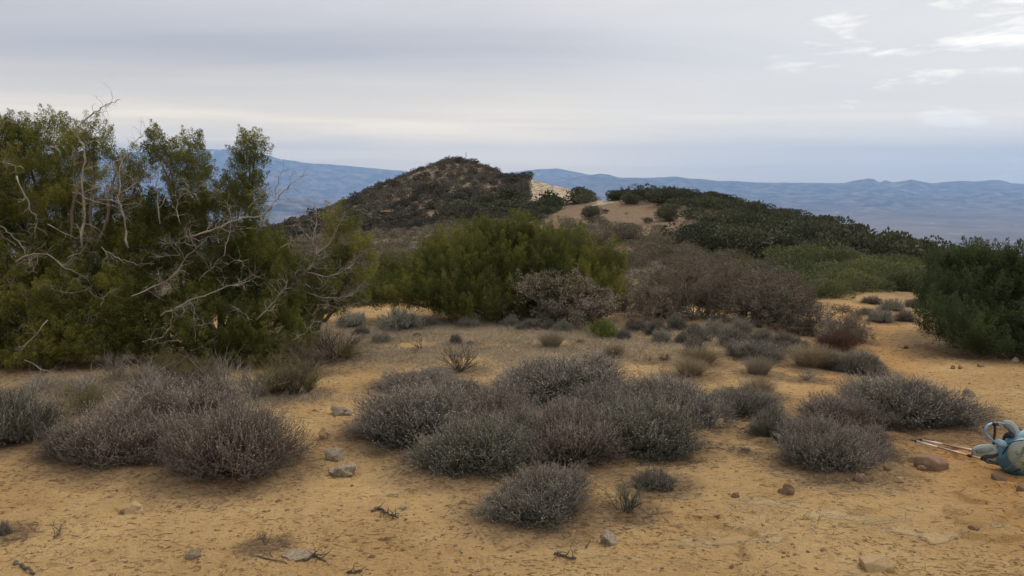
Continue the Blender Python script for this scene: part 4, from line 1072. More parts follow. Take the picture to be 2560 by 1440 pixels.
for kind, (mask, nm, lab, grp, wr, hr) in groups.items():
    idx = np.nonzero(mask)[0]
    sz = RNG.uniform(wr[0], wr[1], len(idx)) * np.where(RNG.random(len(idx)) < 0.15, 1.35, 1.0); hh = sz * RNG.uniform(*hr, len(idx))
    far_ = ys[idx] > 100
    order = np.argsort(-(sz / ys[idx]))
    rest = Acc()
    for r_, o_ in enumerate(order):
        i = idx[o_]; x, y, z = xs[i], ys[i], zs[i]; S = sz[o_]; Hh = hh[o_]
        rz = RNG.random() * 6.28; v = int(RNG.integers(0, 3))
        lev = 0 if y < 34 else (1 if y < 80 else 2)
        if r_ < 290:
            fo, a, st = lod(kind, lev, v)
            parts = [('foliage', fo)] + ([('stems', st)] if y < 60 else [])
            if len(parts) == 1:
                single(nm, fo, lab, 'shrub' if kind == 'hill' else 'bush', grp, None, (x, y, z - 0.08), rz, (S, S, Hh / 0.62))
            else:
                thing(nm, lab, 'shrub' if kind == 'hill' else 'bush', (x, y, z - 0.08), rz, (S, S, Hh / 0.62), grp, parts)
        else:
            fo, a, st = lod(kind, 2 if y > 60 else 1, v)
            V = np.concatenate(a.V); Q = np.concatenate(a.Q); tn = np.concatenate(a.A)
            if y > 110:
                nq = len(Q) * 6 // 10; Q = Q[:nq]; V = V[:nq * 4]; tn = tn[:nq * 4]
            c_, s_ = math.cos(rz), math.sin(rz)
            V2 = np.stack([(V[:, 0] * c_ - V[:, 1] * s_) * S + x, (V[:, 0] * s_ + V[:, 1] * c_) * S + y, V[:, 2] * Hh / 0.62 + z - 0.08], 1)
            rest.add(V2, Q=Q, tint=np.clip(tn * 0.6 + RNG.random() * 0.6 * 0.9, 0, 1))
    print('SLOPE', kind, len(idx))
    if rest.n:
        mt = {'hill': M['hill_leaf'], 'green': M['green_leaf'], 'olive': M['olive_leaf'], 'brown': M['slope_leaf']}[kind]
        single({'hill': 'hillside_brush', 'green': 'green_brush', 'olive': 'olive_brush', 'brown': 'scrub_cover'}[kind], rest.mesh('brush', mt),
               {'hill': 'carpet of small distant grey-brown shrubs on the domed hill', 'green': 'mass of smaller dark green shrubs on the slope', 'olive': 'mass of green thicket', 'brown': 'mass of small grey-brown scrub on the near slope'}[kind], 'brush', None, 'stuff')

# single bushes that stand out on the slope
for px, b, wpx, t, kind, lab in [
    (1672, 556, 95, 508, 'green', 'rounded dark green bush alone on the bare saddle'),
    (1480, 550, 80, 512, 'green', 'olive bush at the left of the bare saddle beside the trail'),
    (1722, 552, 26, 535, 'green', 'very small green bush right of the rounded bush on the bare saddle'),
    (1560, 612, 150, 555, 'brown', 'grey-brown scrub bush in front of the bare saddle'),
    (1420, 585, 60, 545, 'brown', 'small brown bush left of the trail on the saddle'),
    (1500, 615, 90, 575, 'brown', 'brown bush in front of the bare saddle, left of the larger one'),
    (1186, 408, 14, 402, 'green', 'small dark bush on the skyline just right of the summit post'),
    (1322, 442, 28, 429, 'green', 'dark bush on the skyline above the pale rocks'),
    (1445, 478, 26, 468, 'green', 'dark bush on the skyline between the two pale rock outcrops'),
]:
    c, w_, h_ = spot(px, b, wpx, t)
    fo, a, st = lod(kind, 0 if wpx > 60 else 1, 1)
    thing('lone_bush', lab, 'bush', c, 1.0, (w_, w_, h_ / 0.62), None, (('foliage', fo), ('stems', st)))
_r = np.random.default_rng(31)
for i in range(26):
    px = _r.uniform(1400, 1750); b = _r.uniform(532, 598); wd = _r.uniform(12, 34)
    c, w_, h_ = spot(px, b, wd, b - wd * _r.uniform(0.4, 0.6))
    fo, a, st = lod('brown' if i % 2 else 'hill', 1, i % 3)
    single('saddle_shrub', fo, 'small low shrub scattered on the bare saddle', 'shrub', 'small shrubs on the bare saddle', None, c, i * 1.1, (w_, w_, h_ / 0.62))
# summit post
sp = at(1165, 407, 160.5); spz = hz(sp[0], sp[1])
a = Acc(); tube(a, [(0, 0, -0.2), (0, 0, 0.9), (0, 0, 2.0)], [0.055, 0.05, 0.045], 8)
b_ = Acc(); tube(b_, [(0.0, 0, 0), (0.02, 0.01, 0.12), (0, 0, 0.22)], [0.32, 0.22, 0.05], 7)
thing('summit_post', 'thin wooden marker post standing on the summit of the domed hill', 'post', (sp[0], sp[1], spz), 0, (1, 1, 1), None, (('post', a.mesh('post', M['bark'])), ('stone_pile', b_.mesh('stone_pile', M['rock_pale']))))

# ================================================================== rocks
import bmesh
def rockmesh(seed, flat=0.55, ang=0.25, mat='rock_tan', sub=4):
    bm = bmesh.new(); bmesh.ops.create_icosphere(bm, subdivisions=sub, radius=0.5)
    V = np.array([v.co[:] for v in bm.verts])
    d = 1 + ang * 1.5 * (vn3(V * 3.1 + seed, seed) - 0.5) + ang * 0.7 * (vn3(V * 7 + seed, seed + 1) - 0.5) + 0.1 * ang * (vn3(V * 22, seed + 2) - 0.5)
    V = V * d[:, None]
    rng = np.random.default_rng(seed)
    for i in range(7):      # worn facets
        nn = nrm(rng.normal(size=3)); lim = rng.uniform(0.27, 0.42); dd = V @ nn
        V = V - np.outer(np.maximum(dd - lim, 0) * 0.85, nn)
    V[:, 2] *= flat
    for v, q in zip(bm.verts, V): v.co = q
    for f in bm.faces: f.smooth = True
    me = bpy.data.meshes.new('stone'); bm.to_mesh(me); bm.free(); me.materials.append(M[mat])
    return me
def rock(px, b, wpx, hpx, label, mat='rock_tan', seed=0, rz=None, name='rock', cat='rock', ang=0.25, yf=0.75, sink=0.42):
    g = ground_hit(px, b); Y = g[1] + wpx / F_ * g[1] * 0.3; x = g[0] / g[1] * Y
    w_ = wpx / F_ * Y; h_ = hpx / F_ * Y
    h_ = max(h_ - 0.0, 0.02)
    me = rockmesh(seed, 1.0, ang * 1.35, mat)
    zf = h_ * 1.05 / (1 - sink)
    o = single(name, me, label, cat, None, None, (x, Y, float(height(np.array([x]), np.array([Y]))[0]) + h_ * 0.5 - zf * sink * 0.5), rz if rz is not None else 0.0, (w_, w_ * yf, zf))
    return o
rk = [
    (2330, 1180, 88, 38, 'large smooth brown boulder lying on the sand left of the backpack', 'rock_brown', 3, 0.22),
    (2302, 1183, 26, 14, 'small reddish stone touching the foot of the brown boulder', 'rock_brown', 5, 0.2),
    (855, 1042, 56, 20, 'pale flaky rock farthest back left of the central cluster', 'rock_pale', 7, 0.5),
    (812, 1100, 34, 24, 'small tan rock between the pale rocks left of the central cluster', 'rock_tan', 8, 0.4),
    (836, 1150, 46, 30, 'pale upright rock left of the central cluster', 'rock_pale', 9, 0.45),
    (852, 1192, 68, 26, 'long pale rock nearest the camera left of the central cluster', 'rock_pale', 10, 0.5),
    (1797, 1080, 26, 24, 'round grey stone at the foot of a cushion shrub right of the central cluster', 'rock_tan', 11, 0.15),
    (1868, 1090, 16, 12, 'pointed little stone right of the round grey stone', 'rock_tan', 12, 0.5),
    (2422, 992, 38, 22, 'grey stone on the sand behind the backpack', 'rock_pale', 13, 0.35),
    (1525, 1367, 52, 30, 'grey-brown rock at the bottom centre of the photo', 'rock_pale', 14, 0.4),
    (1968, 1252, 46, 24, 'dark reddish rock on the right foreground sand', 'rock_brown', 15, 0.5),
    (1838, 1256, 26, 16, 'small red-brown stone left of the dark reddish rock', 'rock_brown', 16, 0.4),
    (2208, 1112, 24, 20, 'tan stone at the right end of the right cluster', 'rock_tan', 17, 0.3),
    (2500, 1205, 42, 14, 'flat brown stone in front of the backpack', 'rock_brown', 18, 0.4),
    (2556, 1238, 34, 26, 'brown stone cut by the right edge of the photo', 'rock_brown', 19, 0.3),
    (2216, 1190, 20, 12, 'small brown stone left of the brown boulder, nearer the shrubs', 'rock_brown', 20, 0.3),
    (2246, 1208, 22, 15, 'small tan stone left of the brown boulder, nearer the camera', 'rock_tan', 21, 0.3),
    (2152, 1212, 34, 22, 'brown rock at the foot of the front shrub of the right cluster', 'rock_brown', 22, 0.35),
    (335, 1288, 76, 24, 'half-buried sandy rock in the left foreground', 'rock_tan', 23, 0.45),
    (742, 1404, 84, 16, 'flat grey slab flush with the sand at the bottom left', 'rock_pale', 24, 0.3),
    (485, 1406, 42, 20, 'flat grey stone flush with the sand left of the slab', 'rock_pale', 25, 0.3),
    (984, 1244, 36, 10, 'flat tan stone in front of the central cluster', 'rock_tan', 26, 0.3),
    (1008, 1272, 30, 8, 'flat grey stone just below the flat tan stone', 'rock_pale', 27, 0.3),
    (2180, 1446, 90, 38, 'tan rock cut by the bottom edge of the photo at the right', 'rock_tan', 28, 0.4),
    (2432, 1342, 32, 12, 'small brown stone in the bottom right corner area', 'rock_brown', 29, 0.4),
    (2430, 1330, 16, 8, 'tiny brown stone beside a small one in the bottom right corner', 'rock_brown', 30, 0.4),
    (2264, 872, 16, 9, 'dark stone lying on the sandy path', 'rock_brown', 31, 0.4),
    (2382, 922, 14, 8, 'left one of two small stones in front of the dark juniper', 'rock_brown', 32, 0.3),
    (2400, 922, 14, 8, 'right one of two small stones in front of the dark juniper', 'rock_brown', 33, 0.3),
    (2452, 918, 18, 10, 'small dark stone in front of the dark juniper, right of a pair', 'rock_brown', 34, 0.4),
    (2535, 905, 22, 10, 'pale stone at the foot of the dark juniper', 'rock_pale', 35, 0.4),
    (1756, 1138, 12, 6, 'tiny stone beside the lying stick', 'rock_tan', 36, 0.4),
]
for px, b, wpx, hpx, lab, mat, sd_, ang in rk: rock(px, b, wpx, hpx, lab, mat, sd_, ang=ang)

# sticks and debris lying about
def stick(pix, r, label, name='stick', side=0, mat='darkwood', lift=0.0):
    P = []
    for px, py in pix:
        g = ground_hit(px, py); P.append([g[0], g[1], float(height(g[:1], g[1:2])[0]) + r * 0.8 + lift])
    P = np.array(P); o0 = P.mean(0); rng = np.random.default_rng(int(pix[0][0]))
    Q_ = spline(P - o0, 5); Q_[1:-1] += rng.normal(0, r * 0.5, (len(Q_) - 2, 3))
    a = Acc(); tube(a, Q_, np.linspace(r, r * 0.5, len(Q_)), 6)
    for i in range(side):
        k = rng.integers(1, len(Q_) - 1); d = nrm(Q_[k] - Q_[k - 1]) * 0.6 + nrm(rng.normal(size=3)) * 0.7; d[2] = abs(d[2]) * 0.6
        branch(a, rng, Q_[k], d, 0.10, r * 0.5, 0, 0.02, 0.25)
    single(name, a.mesh('stick', M[mat], True), label, 'stick', None, None, o0)
stick([(1735, 1133), (1770, 1135), (1812, 1137)], 0.008, 'straight thin stick lying right of the central cluster')
stick([(930, 1283), (950, 1277), (972, 1290), (996, 1296)], 0.011, 'curled dark scrap of dead wood on the sand in front of the central cluster', 'wood_scrap', 10)
stick([(642, 1400), (668, 1402), (718, 1418)], 0.006, 'thin stick lying at the foot of the three-stemmed twig', side=2)
stick([(135, 1345), (148, 1335), (154, 1318)], 0.007, 'short forked stick on the left foreground sand', side=2, lift=0.01)
stick([(868, 1435), (885, 1430), (905, 1425)], 0.009, 'short stick at the bottom edge left of centre', side=3)
stick([(40, 1408), (62, 1425), (86, 1436)], 0.014, 'thick piece of bark in the bottom left corner', side=1)
stick([(760, 1402), (790, 1400), (815, 1408)], 0.009, 'dark twig bundle at the right end of the grey slab', 'wood_scrap', 12)
stick([(1465, 1380), (1470, 1366), (1476, 1352)], 0.006, 'thin upright stick left of the bottom centre rock', side=1)
stick([(1385, 1392), (1410, 1398), (1440, 1402)], 0.010, 'dark twig near the bottom centre of the photo', side=5)
stick([(1835, 1075), (1850, 1083), (1866, 1080)], 0.007, 'twig lying between the round stone and the pointed stone', side=2)

# ================================================================== backpack and trekking poles
def cloth(name, c1, c2, rough=0.6):
    return solidmat(name, c1, c2, 9, rough, 0.35, 60, 0.35, dist=0.006)
M['blue'] = cloth('blue_nylon', (0.06, 0.16, 0.235), (0.075, 0.19, 0.275))
M['blue_pale'] = cloth('pale_blue_nylon', (0.20, 0.34, 0.44), (0.30, 0.44, 0.52))
M['grey_nylon'] = cloth('grey_nylon', (0.24, 0.275, 0.25), (0.28, 0.315, 0.285))
M['grey_dark'] = cloth('dark_mesh', (0.09, 0.11, 0.11), (0.16, 0.18, 0.17))
M['black'] = cloth('black_webbing', (0.012, 0.012, 0.014), (0.035, 0.033, 0.035))
M['hose'] = solidmat('blue_hose', (0.12, 0.24, 0.42), (0.19, 0.33, 0.50), 20, 0.3, 0, 1, 0.5)
M['alu'] = solidmat('copper_alu', (0.46, 0.30, 0.24), (0.60, 0.44, 0.37), 20, 0.35, 0, 1, 0.5, 0.6)
M['alu_pale'] = solidmat('pale_alu', (0.60, 0.50, 0.44), (0.72, 0.62, 0.56), 20, 0.35, 0, 1, 0.5, 0.4)

pk0 = ground_hit(2560, 1196)
PY0 = pk0[1] + 0.18
def pk(px, py, dY=0.0):
    return at(px, py, PY0 + dY)
def loft(acc, C, RX, RZ, U, Vv, seg=28, pw=2.4, tint=0.5, wr=0.0, seed=0):
    """superellipse rings at centres C with half sizes RX (along U) and RZ (along Vv)"""
    C = np.asarray(C, float); k = len(C)
    a = np.linspace(0, 2 * math.pi, seg, endpoint=False)
    ca = np.sign(np.cos(a)) * np.abs(np.cos(a)) ** (2 / pw); sa = np.sign(np.sin(a)) * np.abs(np.sin(a)) ** (2 / pw)
    V = C[:, None] + np.asarray(U)[None, None] * (ca[None, :] * np.asarray(RX)[:, None])[..., None] + np.asarray(Vv)[None, None] * (sa[None, :] * np.asarray(RZ)[:, None])[..., None]
    V = V.reshape(-1, 3)
    if wr:
        nzv = vn3(V * 16, seed) - 0.5; cen = C.mean(0); V = V + nrm(V - cen) * (nzv * wr)[:, None]
    idx = np.arange(k * seg).reshape(k, seg)
    Q = np.stack([idx[:-1], np.roll(idx[:-1], -1, 1), np.roll(idx[1:], -1, 1), idx[1:]], -1).reshape(-1, 4)
    acc.add(V, Q=Q, tint=tint)
base_pack = np.array([pk(2570, 1180)[0], PY0, hz(pk(2570, 1180)[0], PY0)])
pack = thing('backpack', 'blue and grey hiking backpack with a drinking hose lying on the sand', 'backpack', base_pack)
def pp(name, acc, mat, parent=pack, smooth=True, label=None):
    from mathutils import Matrix
    me = acc.mesh(name, M[mat], smooth); me.transform(Matrix.Translation([-float(v) for v in base_pack]))
    o = bpy.data.objects.new(name, me); link(o); o.parent = parent
    if label: o['label'] = label
    return o
# body: long axis runs right/back, belly up
m_ = F_ / PY0
bc = pk(2590, 1130)           # centre of body
ax = nrm(np.array([1.0, 0.32, 0.02])); up = np.array([-0.05, 0.0, 1.0]); dp = nrm(np.cross(ax, up))
def body(scale_r, t0, t1, mat, nm, n=22, off=np.zeros(3), wr=0.012, seed=1):
    a = Acc(); ts = np.linspace(t0, t1, n)
    L = 0.36
    C = bc + off + ax * (ts * L)[:, None]
    prof = np.sqrt(np.clip(1 - np.abs(ts) ** 3.0, 0.0, 1)) * scale_r
    loft(a, C, 0.15 * prof + 0.001, 0.185 * prof + 0.001, dp, up, 40, 2.3, wr=wr, seed=seed)
    return a
pp('body', body(1.0, -1, 1, None, None), 'blue')
# grey side panel bulging from the front of the body
def patch(cx, cy, rx, ry, push, mat, nm, dY0, rot=0.0, seed=3, pwr=1.0):
    a = Acc(); R = 14; S = 40; V = [pk(cx, cy, dY0 - push)]
    for i in range(1, R + 1):
        q = i / R
        for j in range(S):
            t = 2 * math.pi * j / S
            ex = rx * q * math.cos(t); ey = ry * q * math.sin(t)
            x_ = cx + ex * math.cos(rot) - ey * math.sin(rot); y_ = cy + ex * math.sin(rot) + ey * math.cos(rot)
            V.append(pk(x_, y_, dY0 - push * math.sqrt(max(0, 1 - q ** 2.2)) ** pwr + (0.05 if i == R else 0)))
    V = np.array(V); V = V + (vn3(V * 14, seed)[:, None] - 0.5) * np.array([0.0, 0.014, 0.004])
    T = [(0, 1 + j, 1 + (j + 1) % S) for j in range(S)]; Q = []
    for i in range(R - 1):
        for j in range(S):
            p = 1 + i * S + j; q = 1 + i * S + (j + 1) % S
            Q.append((p, p + S, q + S, q))
    a.add(V, T=T, Q=Q); return a
pp('side_panel', patch(2575, 1142, 62, 46, 0.07, None, None, -0.145, 0.35), 'grey_nylon', label='pale grey-green panel')
pp('top_panel', patch(2566, 1092, 44, 18, 0.07, None, None, -0.03, -0.35, 5), 'blue_pale', label='pale blue panel')
a = Acc(); tube(a, spline([pk(2512, 1176, -0.17), pk(2535, 1158, -0.215), pk(2552, 1140, -0.22), pk(2562, 1118, -0.21)], 6), 0.006, 6); pp('strap', a, 'grey_dark')
# shoulder harness, padded yoke
def pad(path, wd, th, mat, nm, label=None):
    a = Acc(); P = spline(path, 6); T = nrm(np.gradient(P, axis=0)); S = nrm(np.cross(T, np.array([0, -1, 0.35]))); Nn = np.cross(S, T)
    k = len(P); seg = 14; an = np.linspace(0, 2 * math.pi, seg, endpoint=False)
    ca = np.sign(np.cos(an)) * np.abs(np.cos(an)) ** 0.7; sa = np.sign(np.sin(an)) * np.abs(np.sin(an)) ** 0.7
    tap = np.sin(np.linspace(0.25, math.pi - 0.25, k)) ** 0.4
    V = P[:, None] + S[:, None] * (ca[None] * (wd * 0.5 * tap)[:, None])[..., None] + Nn[:, None] * (sa[None] * (th * 0.5 * tap)[:, None])[..., None]
    idx = np.arange(k * seg).reshape(k, seg)
    Q = np.stack([idx[:-1], np.roll(idx[:-1], -1, 1), np.roll(idx[1:], -1, 1), idx[1:]], -1).reshape(-1, 4)
    V = V.reshape(-1, 3); T3 = [(len(V), idx[0, (j + 1) % seg], idx[0, j]) for j in range(seg)] + [(len(V) + 1, idx[-1, j], idx[-1, (j + 1) % seg]) for j in range(seg)]
    a.add(np.concatenate([V, P[:1], P[-1:]]), T=T3, Q=Q); return pp(nm, a, mat, label=label)
pad([pk(2508, 1060, -0.02), pk(2524, 1064, -0.03), pk(2536, 1078, -0.05), pk(2546, 1092, -0.07)], 0.085, 0.03, 'grey_nylon', 'shoulder_strap')
pad([pk(2512, 1062, -0.06), pk(2525, 1068, -0.075), pk(2538, 1084, -0.10)], 0.042, 0.02, 'grey_dark', 'strap_mesh')
for k_, (x0_, y0_, x1_, y1_) in enumerate([(2518, 1110, 2560, 1100), (2506, 1135, 2530, 1105), (2535, 1180, 2575, 1168)]):
    a = Acc(); tube(a, spline([pk(x0_, y0_, -0.16), pk((x0_ + x1_) / 2, (y0_ + y1_) / 2 - 2, -0.2), pk(x1_, y1_, -0.19)], 6), 0.0045, 6); pp('seam_strap', a, 'black')
pad([pk(2530, 1070, 0.02), pk(2545, 1076, 0.0), pk(2556, 1086, -0.02)], 0.05, 0.03, 'black', 'shoulder_strap')
pad([pk(2514, 1092, -0.06), pk(2526, 1086, -0.08), pk(2536, 1090, -0.09)], 0.05, 0.03, 'black', 'buckle')
pad([pk(2508, 1100, -0.06), pk(2513, 1090, -0.07), pk(2519, 1082, -0.08)], 0.025, 0.02, 'black', 'buckle')
# hip belt wing with dark inset
pad([pk(2432, 1130, -0.20), pk(2452, 1126, -0.19), pk(2476, 1124, -0.15), pk(2496, 1122, -0.10)], 0.088, 0.026, 'grey_nylon', 'hip_belt')
pad([pk(2440, 1128, -0.235), pk(2460, 1125, -0.225), pk(2482, 1123, -0.19)], 0.045, 0.022, 'grey_dark', 'belt_inset')
pad([pk(2452, 1150, -0.2), pk(2462, 1142, -0.2), pk(2480, 1140, -0.16), pk(2494, 1136, -0.12)], 0.035, 0.025, 'black', 'belt_strap')
a = Acc(); tube(a, [pk(2432, 1122, -0.2), pk(2430, 1132, -0.2), pk(2429, 1142, -0.2)], 0.006, 5); pp('belt_loop', a, 'bark')
# blue collar where the hose leaves
pad([pk(2492, 1106, -0.10), pk(2502, 1108, -0.12), pk(2514, 1114, -0.12)], 0.055, 0.05, 'blue_pale', 'hose_collar')
hp = [pk(2492, 1108, -0.12), pk(2478, 1098, -0.13), pk(2465, 1084, -0.13), pk(2464, 1072, -0.13), pk(2470, 1063, -0.12), pk(2484, 1058, -0.10), pk(2500, 1058, -0.07), pk(2512, 1062, -0.04)]
a = Acc(); tube(a, spline(hp, 8), 0.0085, 10); pp('hose', a, 'hose')
a = Acc(); tube(a, spline([pk(2487, 1058, -0.11), pk(2487, 1080, -0.11), pk(2485, 1098, -0.11), pk(2484, 1113, -0.11)], 5), 0.0095, 8); pp('sternum_strap', a, 'black')
a = Acc(); tube(a, [pk(2482, 1060, -0.115), pk(2487, 1060, -0.115), pk(2494, 1060, -0.11)], 0.014, 8); pp('hose_clip', a, 'black')

def pole(name, label, tip, hand, zt, zh, r=0.0085, split=0.62):
    g0 = ground_hit(*tip); g1 = ground_hit(*hand)
    p0 = np.array([g0[0], g0[1], float(height(g0[:1], g0[1:2])[0]) + zt]); p1 = np.array([g1[0], g1[1], float(height(g1[:1], g1[1:2])[0]) + zh])
    tt = np.linspace(0, 1, 40); LN = p0 + (p1 - p0) * tt[:, None]; sh = float(np.max(height(LN[:, 0], LN[:, 1]) + r * 1.2 - LN[:, 2])); p0[2] += max(sh, 0); p1[2] += max(sh, 0)
    e = thing(name, label, 'trekking pole', p0); D = p1 - p0
    from mathutils import Matrix
    def seg(nm, ts, rs, mat):
        a = Acc(); tube(a, [D * t for t in ts], rs, 10); me = a.mesh(nm, M[mat], True); o = bpy.data.objects.new(nm, me); link(o); o.parent = e
    seg('tip', [0, 0.03, 0.06, 0.062, 0.075], [0.003, 0.005, 0.010, 0.016, 0.009], 'black')
    seg('lower_shaft', [0.075, 0.30], [r * 0.85, r * 0.85], 'alu_pale')
    seg('middle_shaft', [0.30, split - 0.02], [r, r], 'alu')
    seg('lock', [split - 0.02, split, split + 0.02], [r * 1.3, r * 1.8, r * 1.3], 'black')
    seg('upper_shaft', [split + 0.02, 0.78], [r * 1.1, r * 1.1], 'alu')
    seg('grip', [0.76, 0.79, 0.86, 0.93, 0.98, 1.0], [0.013, 0.017, 0.014, 0.017, 0.02, 0.012], 'black')
    a = Acc(); s0 = D * 0.96
    tube(a, spline([s0, s0 + [-0.05, 0.05, -0.005], s0 + [-0.1, 0.1, -0.008], s0 + [-0.03, 0.12, 0.0], s0 + [0.0, 0.05, 0.0], s0], 5), 0.006, 6)
    me = a.mesh('wrist_strap', M['black'], True); o = bpy.data.objects.new('wrist_strap', me); link(o); o.parent = e
pole('trekking_pole', 'copper trekking pole nearer the camera with its black grip in front of the backpack', (2274, 1114), (2526, 1188), 0.012, 0.02)
pole('trekking_pole', 'copper trekking pole behind the other, its far end under the backpack belt', (2288, 1109), (2530, 1160), 0.012, 0.02, split=0.8)
# juniper sprig hanging in at the right edge
rng_ = np.random.default_rng(5); a = Acc()
q0 = at(2600, 1150, PY0 - 0.75)
C_ = q0 + rng_.normal(0, 1, (26, 3)) * np.array([0.055, 0.05, 0.045]); sprays(a, rng_, C_, rng_.normal(0, 0.4, (26, 3)) + np.array([-0.8, 0, 0.2]), np.full(26, 0.06), np.full(26, 0.02), 40, 0.016, 0.006)
tb = Acc(); gx = at(2640, 1150, PY0 - 0.75); bz = hz(gx[0], gx[1])
tube(tb, spline([(gx[0] + 0.1, gx[1], bz - 0.05), (gx[0] + 0.06, gx[1], bz + 0.2), q0 + np.array([0.03, 0, 0]), q0 + np.array([-0.05, 0, 0.0])], 6), 0.008, 6)
e = thing('juniper_seedling', 'green juniper sprig in front of the backpack at the right edge', 'plant', (0, 0, 0))
for pn, ac, mt in (('stem', tb, 'bark'), ('foliage', a, 'juniper_leaf')):
    o = bpy.data.objects.new(pn, ac.mesh(pn, M[mt])); link(o); o.parent = e

# ================================================================== litter, pebbles, dry grass
rng = np.random.default_rng(99)
def area_points(n, x0, x1, y0, y1):
    px = rng.uniform(x0, x1, n); v = rng.random(n)
    return px, y0 + (y1 - y0) * v
PL = np.array([(x, y, r) for x, y, r in PLACED if y < 22])
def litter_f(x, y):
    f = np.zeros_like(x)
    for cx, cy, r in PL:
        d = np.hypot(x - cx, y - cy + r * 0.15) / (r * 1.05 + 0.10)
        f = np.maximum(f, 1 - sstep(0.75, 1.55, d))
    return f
def thatch_f(x, y):
    c = at(1230, 860, 12.6)
    d = np.hypot((x - c[0]) / 4.2, (y - 12.8) / 2.8)
    c2 = at(350, 1000, 8.9); d2 = np.hypot((x - c2[0]) / 2.6, (y - 8.9) / 1.0)
    return np.clip((1 - sstep(0.55, 1.1, d)) + (1 - sstep(0.6, 1.15, d2)) * 0.9, 0, 1) * sstep(0.22, 0.48, fbm(x * 1.3, y * 1.3, 55, 3))
# twigs
n = 90000
yy = 3.4 + 14 * rng.random(n) ** 1.5; xx = rng.uniform(-0.72, 0.72, n) * yy
pr = 0.03 + 0.9 * litter_f(xx, yy) ** 1.2 + 0.10 * (fbm(xx * 1.2, yy * 1.2, 61, 3) > 0.55)
kk = rng.random(n) < pr; xx = xx[kk]; yy = yy[kk]; z0 = height(xx, yy)
ph = rng.random(len(xx)) * 6.28; L = rng.uniform(0.012, 0.06, len(xx)) * (1 + 1.5 * (rng.random(len(xx)) < 0.06)); bend = rng.normal(0, 0.35, len(xx))
P = []
for t, o_ in ((-0.5, 0), (0, 1), (0.5, 0)):
    P.append(np.stack([xx + np.cos(ph) * L * t - np.sin(ph) * bend * L * 0.3 * o_, yy + np.sin(ph) * L * t + np.cos(ph) * bend * L * 0.3 * o_, z0 + 0.003 + rng.random(len(xx)) * 0.006], 1))
P = np.stack(P, 1); la = Acc(); ribbons(la, P, rng.uniform(0.0015, 0.0042, len(xx))[:, None] * np.ones((1, 3)), rng, rng.random(len(xx)))
single('plant_litter', la.mesh('plant_litter', M['litter']), 'dead twigs and leaf scraps scattered round the shrubs', 'litter', None, 'stuff')
print('LITTER', len(xx))
# pebbles and dirt crumbs
n = 22000
yy = 3.4 + 12 * rng.random(n) ** 1.4; xx = rng.uniform(-0.72, 0.72, n) * yy
kk = rng.random(n) < (0.25 + 0.75 * (fbm(xx * 0.9, yy * 0.9, 71, 3) > 0.5)); xx = xx[kk]; yy = yy[kk]; z0 = height(xx, yy)
sz_ = 0.0032 + 0.012 * rng.random(len(xx)) ** 4 + 0.016 * (rng.random(len(xx)) < 0.006)
OCT = np.array([(1, 0, 0), (0, 1, 0), (-1, 0, 0), (0, -1, 0), (0, 0, 0.75), (0.7, 0.7, 0.35), (-0.7, 0.7, 0.3), (-0.7, -0.7, 0.4), (0.7, -0.7, 0.3)], float)
TF = np.array([(0, 5, 4), (5, 1, 4), (1, 6, 4), (6, 2, 4), (2, 7, 4), (7, 3, 4), (3, 8, 4), (8, 0, 4)])
V = OCT[None] * (sz_[:, None, None] * rng.uniform(0.7, 1.3, (len(xx), 9, 3))) + np.stack([xx, yy, z0 - sz_ * 0.1], 1)[:, None]
pa = Acc(); pa.add(V.reshape(-1, 3), T=(TF[None] + (np.arange(len(xx)) * 9)[:, None, None]).reshape(-1, 3), tint=np.repeat(rng.random(len(xx)), 9))
M['pebble'] = leafmat('pebble', [(0.0, (0.10, 0.058, 0.03)), (0.5, (0.23, 0.14, 0.07)), (1.0, (0.46, 0.35, 0.22))], 0.0, 0.9, 0.0, 2)
single('pebbles', pa.mesh('pebbles', M['pebble']), 'small pebbles and dirt crumbs scattered over the sand', 'pebbles', None, 'stuff')
# dry grass
n = 150000
yy = rng.uniform(8.0, 15.5, n); xx = rng.uniform(-0.62, 0.4, n) * yy
kk = rng.random(n) < thatch_f(xx, yy) * 0.95; xx = xx[kk]; yy = yy[kk]; z0 = height(xx, yy)
print('GRASS', len(xx))
ph = rng.random(len(xx)) * 6.28; L = rng.uniform(0.03, 0.10, len(xx)); le = rng.uniform(0.3, 1.6, len(xx))
P = np.stack([np.stack([xx + np.cos(ph) * L * t * le, yy + np.sin(ph) * L * t * le, z0 - 0.004 + L * (t - 0.35 * t * t * le)], 1) for t in (0, 0.5, 1)], 1)
ga = Acc(); ribbons(ga, P, np.array([[0.004, 0.003, 0.001]]) * np.ones((len(xx), 1)), rng, rng.random(len(xx)))
single('dry_grass', ga.mesh('dry_grass', M['straw_grey']), 'short bleached dry grass covering the flat behind the shrubs', 'grass', None, 'stuff')

# ================================================================== ground sheet
def polar(azs, rs):
    A, R = np.meshgrid(azs, rs, indexing='ij')
    return A, R
azs = np.concatenate([np.linspace(-math.pi, -0.70, 60, endpoint=False), np.linspace(-0.70, 0.70, 820), np.linspace(0.70, math.pi, 61)[1:]])
rs = np.concatenate([np.array([0.02]), np.linspace(0.5, 3.3, 30), 3.3 + (12 - 3.3) * np.linspace(0, 1, 420)[1:] ** 1.25, np.exp(np.linspace(math.log(12.05), math.log(300), 260)), np.exp(np.linspace(math.log(310), math.log(2600), 40))])
A, R = polar(azs, rs); X = R * np.sin(A); Yg = R * np.cos(A)
Z = height(X.ravel(), Yg.ravel()).reshape(X.shape)
na, nr = X.shape
idx = np.arange(na * nr).reshape(na, nr)
idx[-1] = idx[0]          # close the seam
Q = np.stack([idx[:-1, :-1], idx[:-1, 1:], idx[1:, 1:], idx[1:, :-1]], -1).reshape(-1, 4)
Q = Q[:, ::-1]
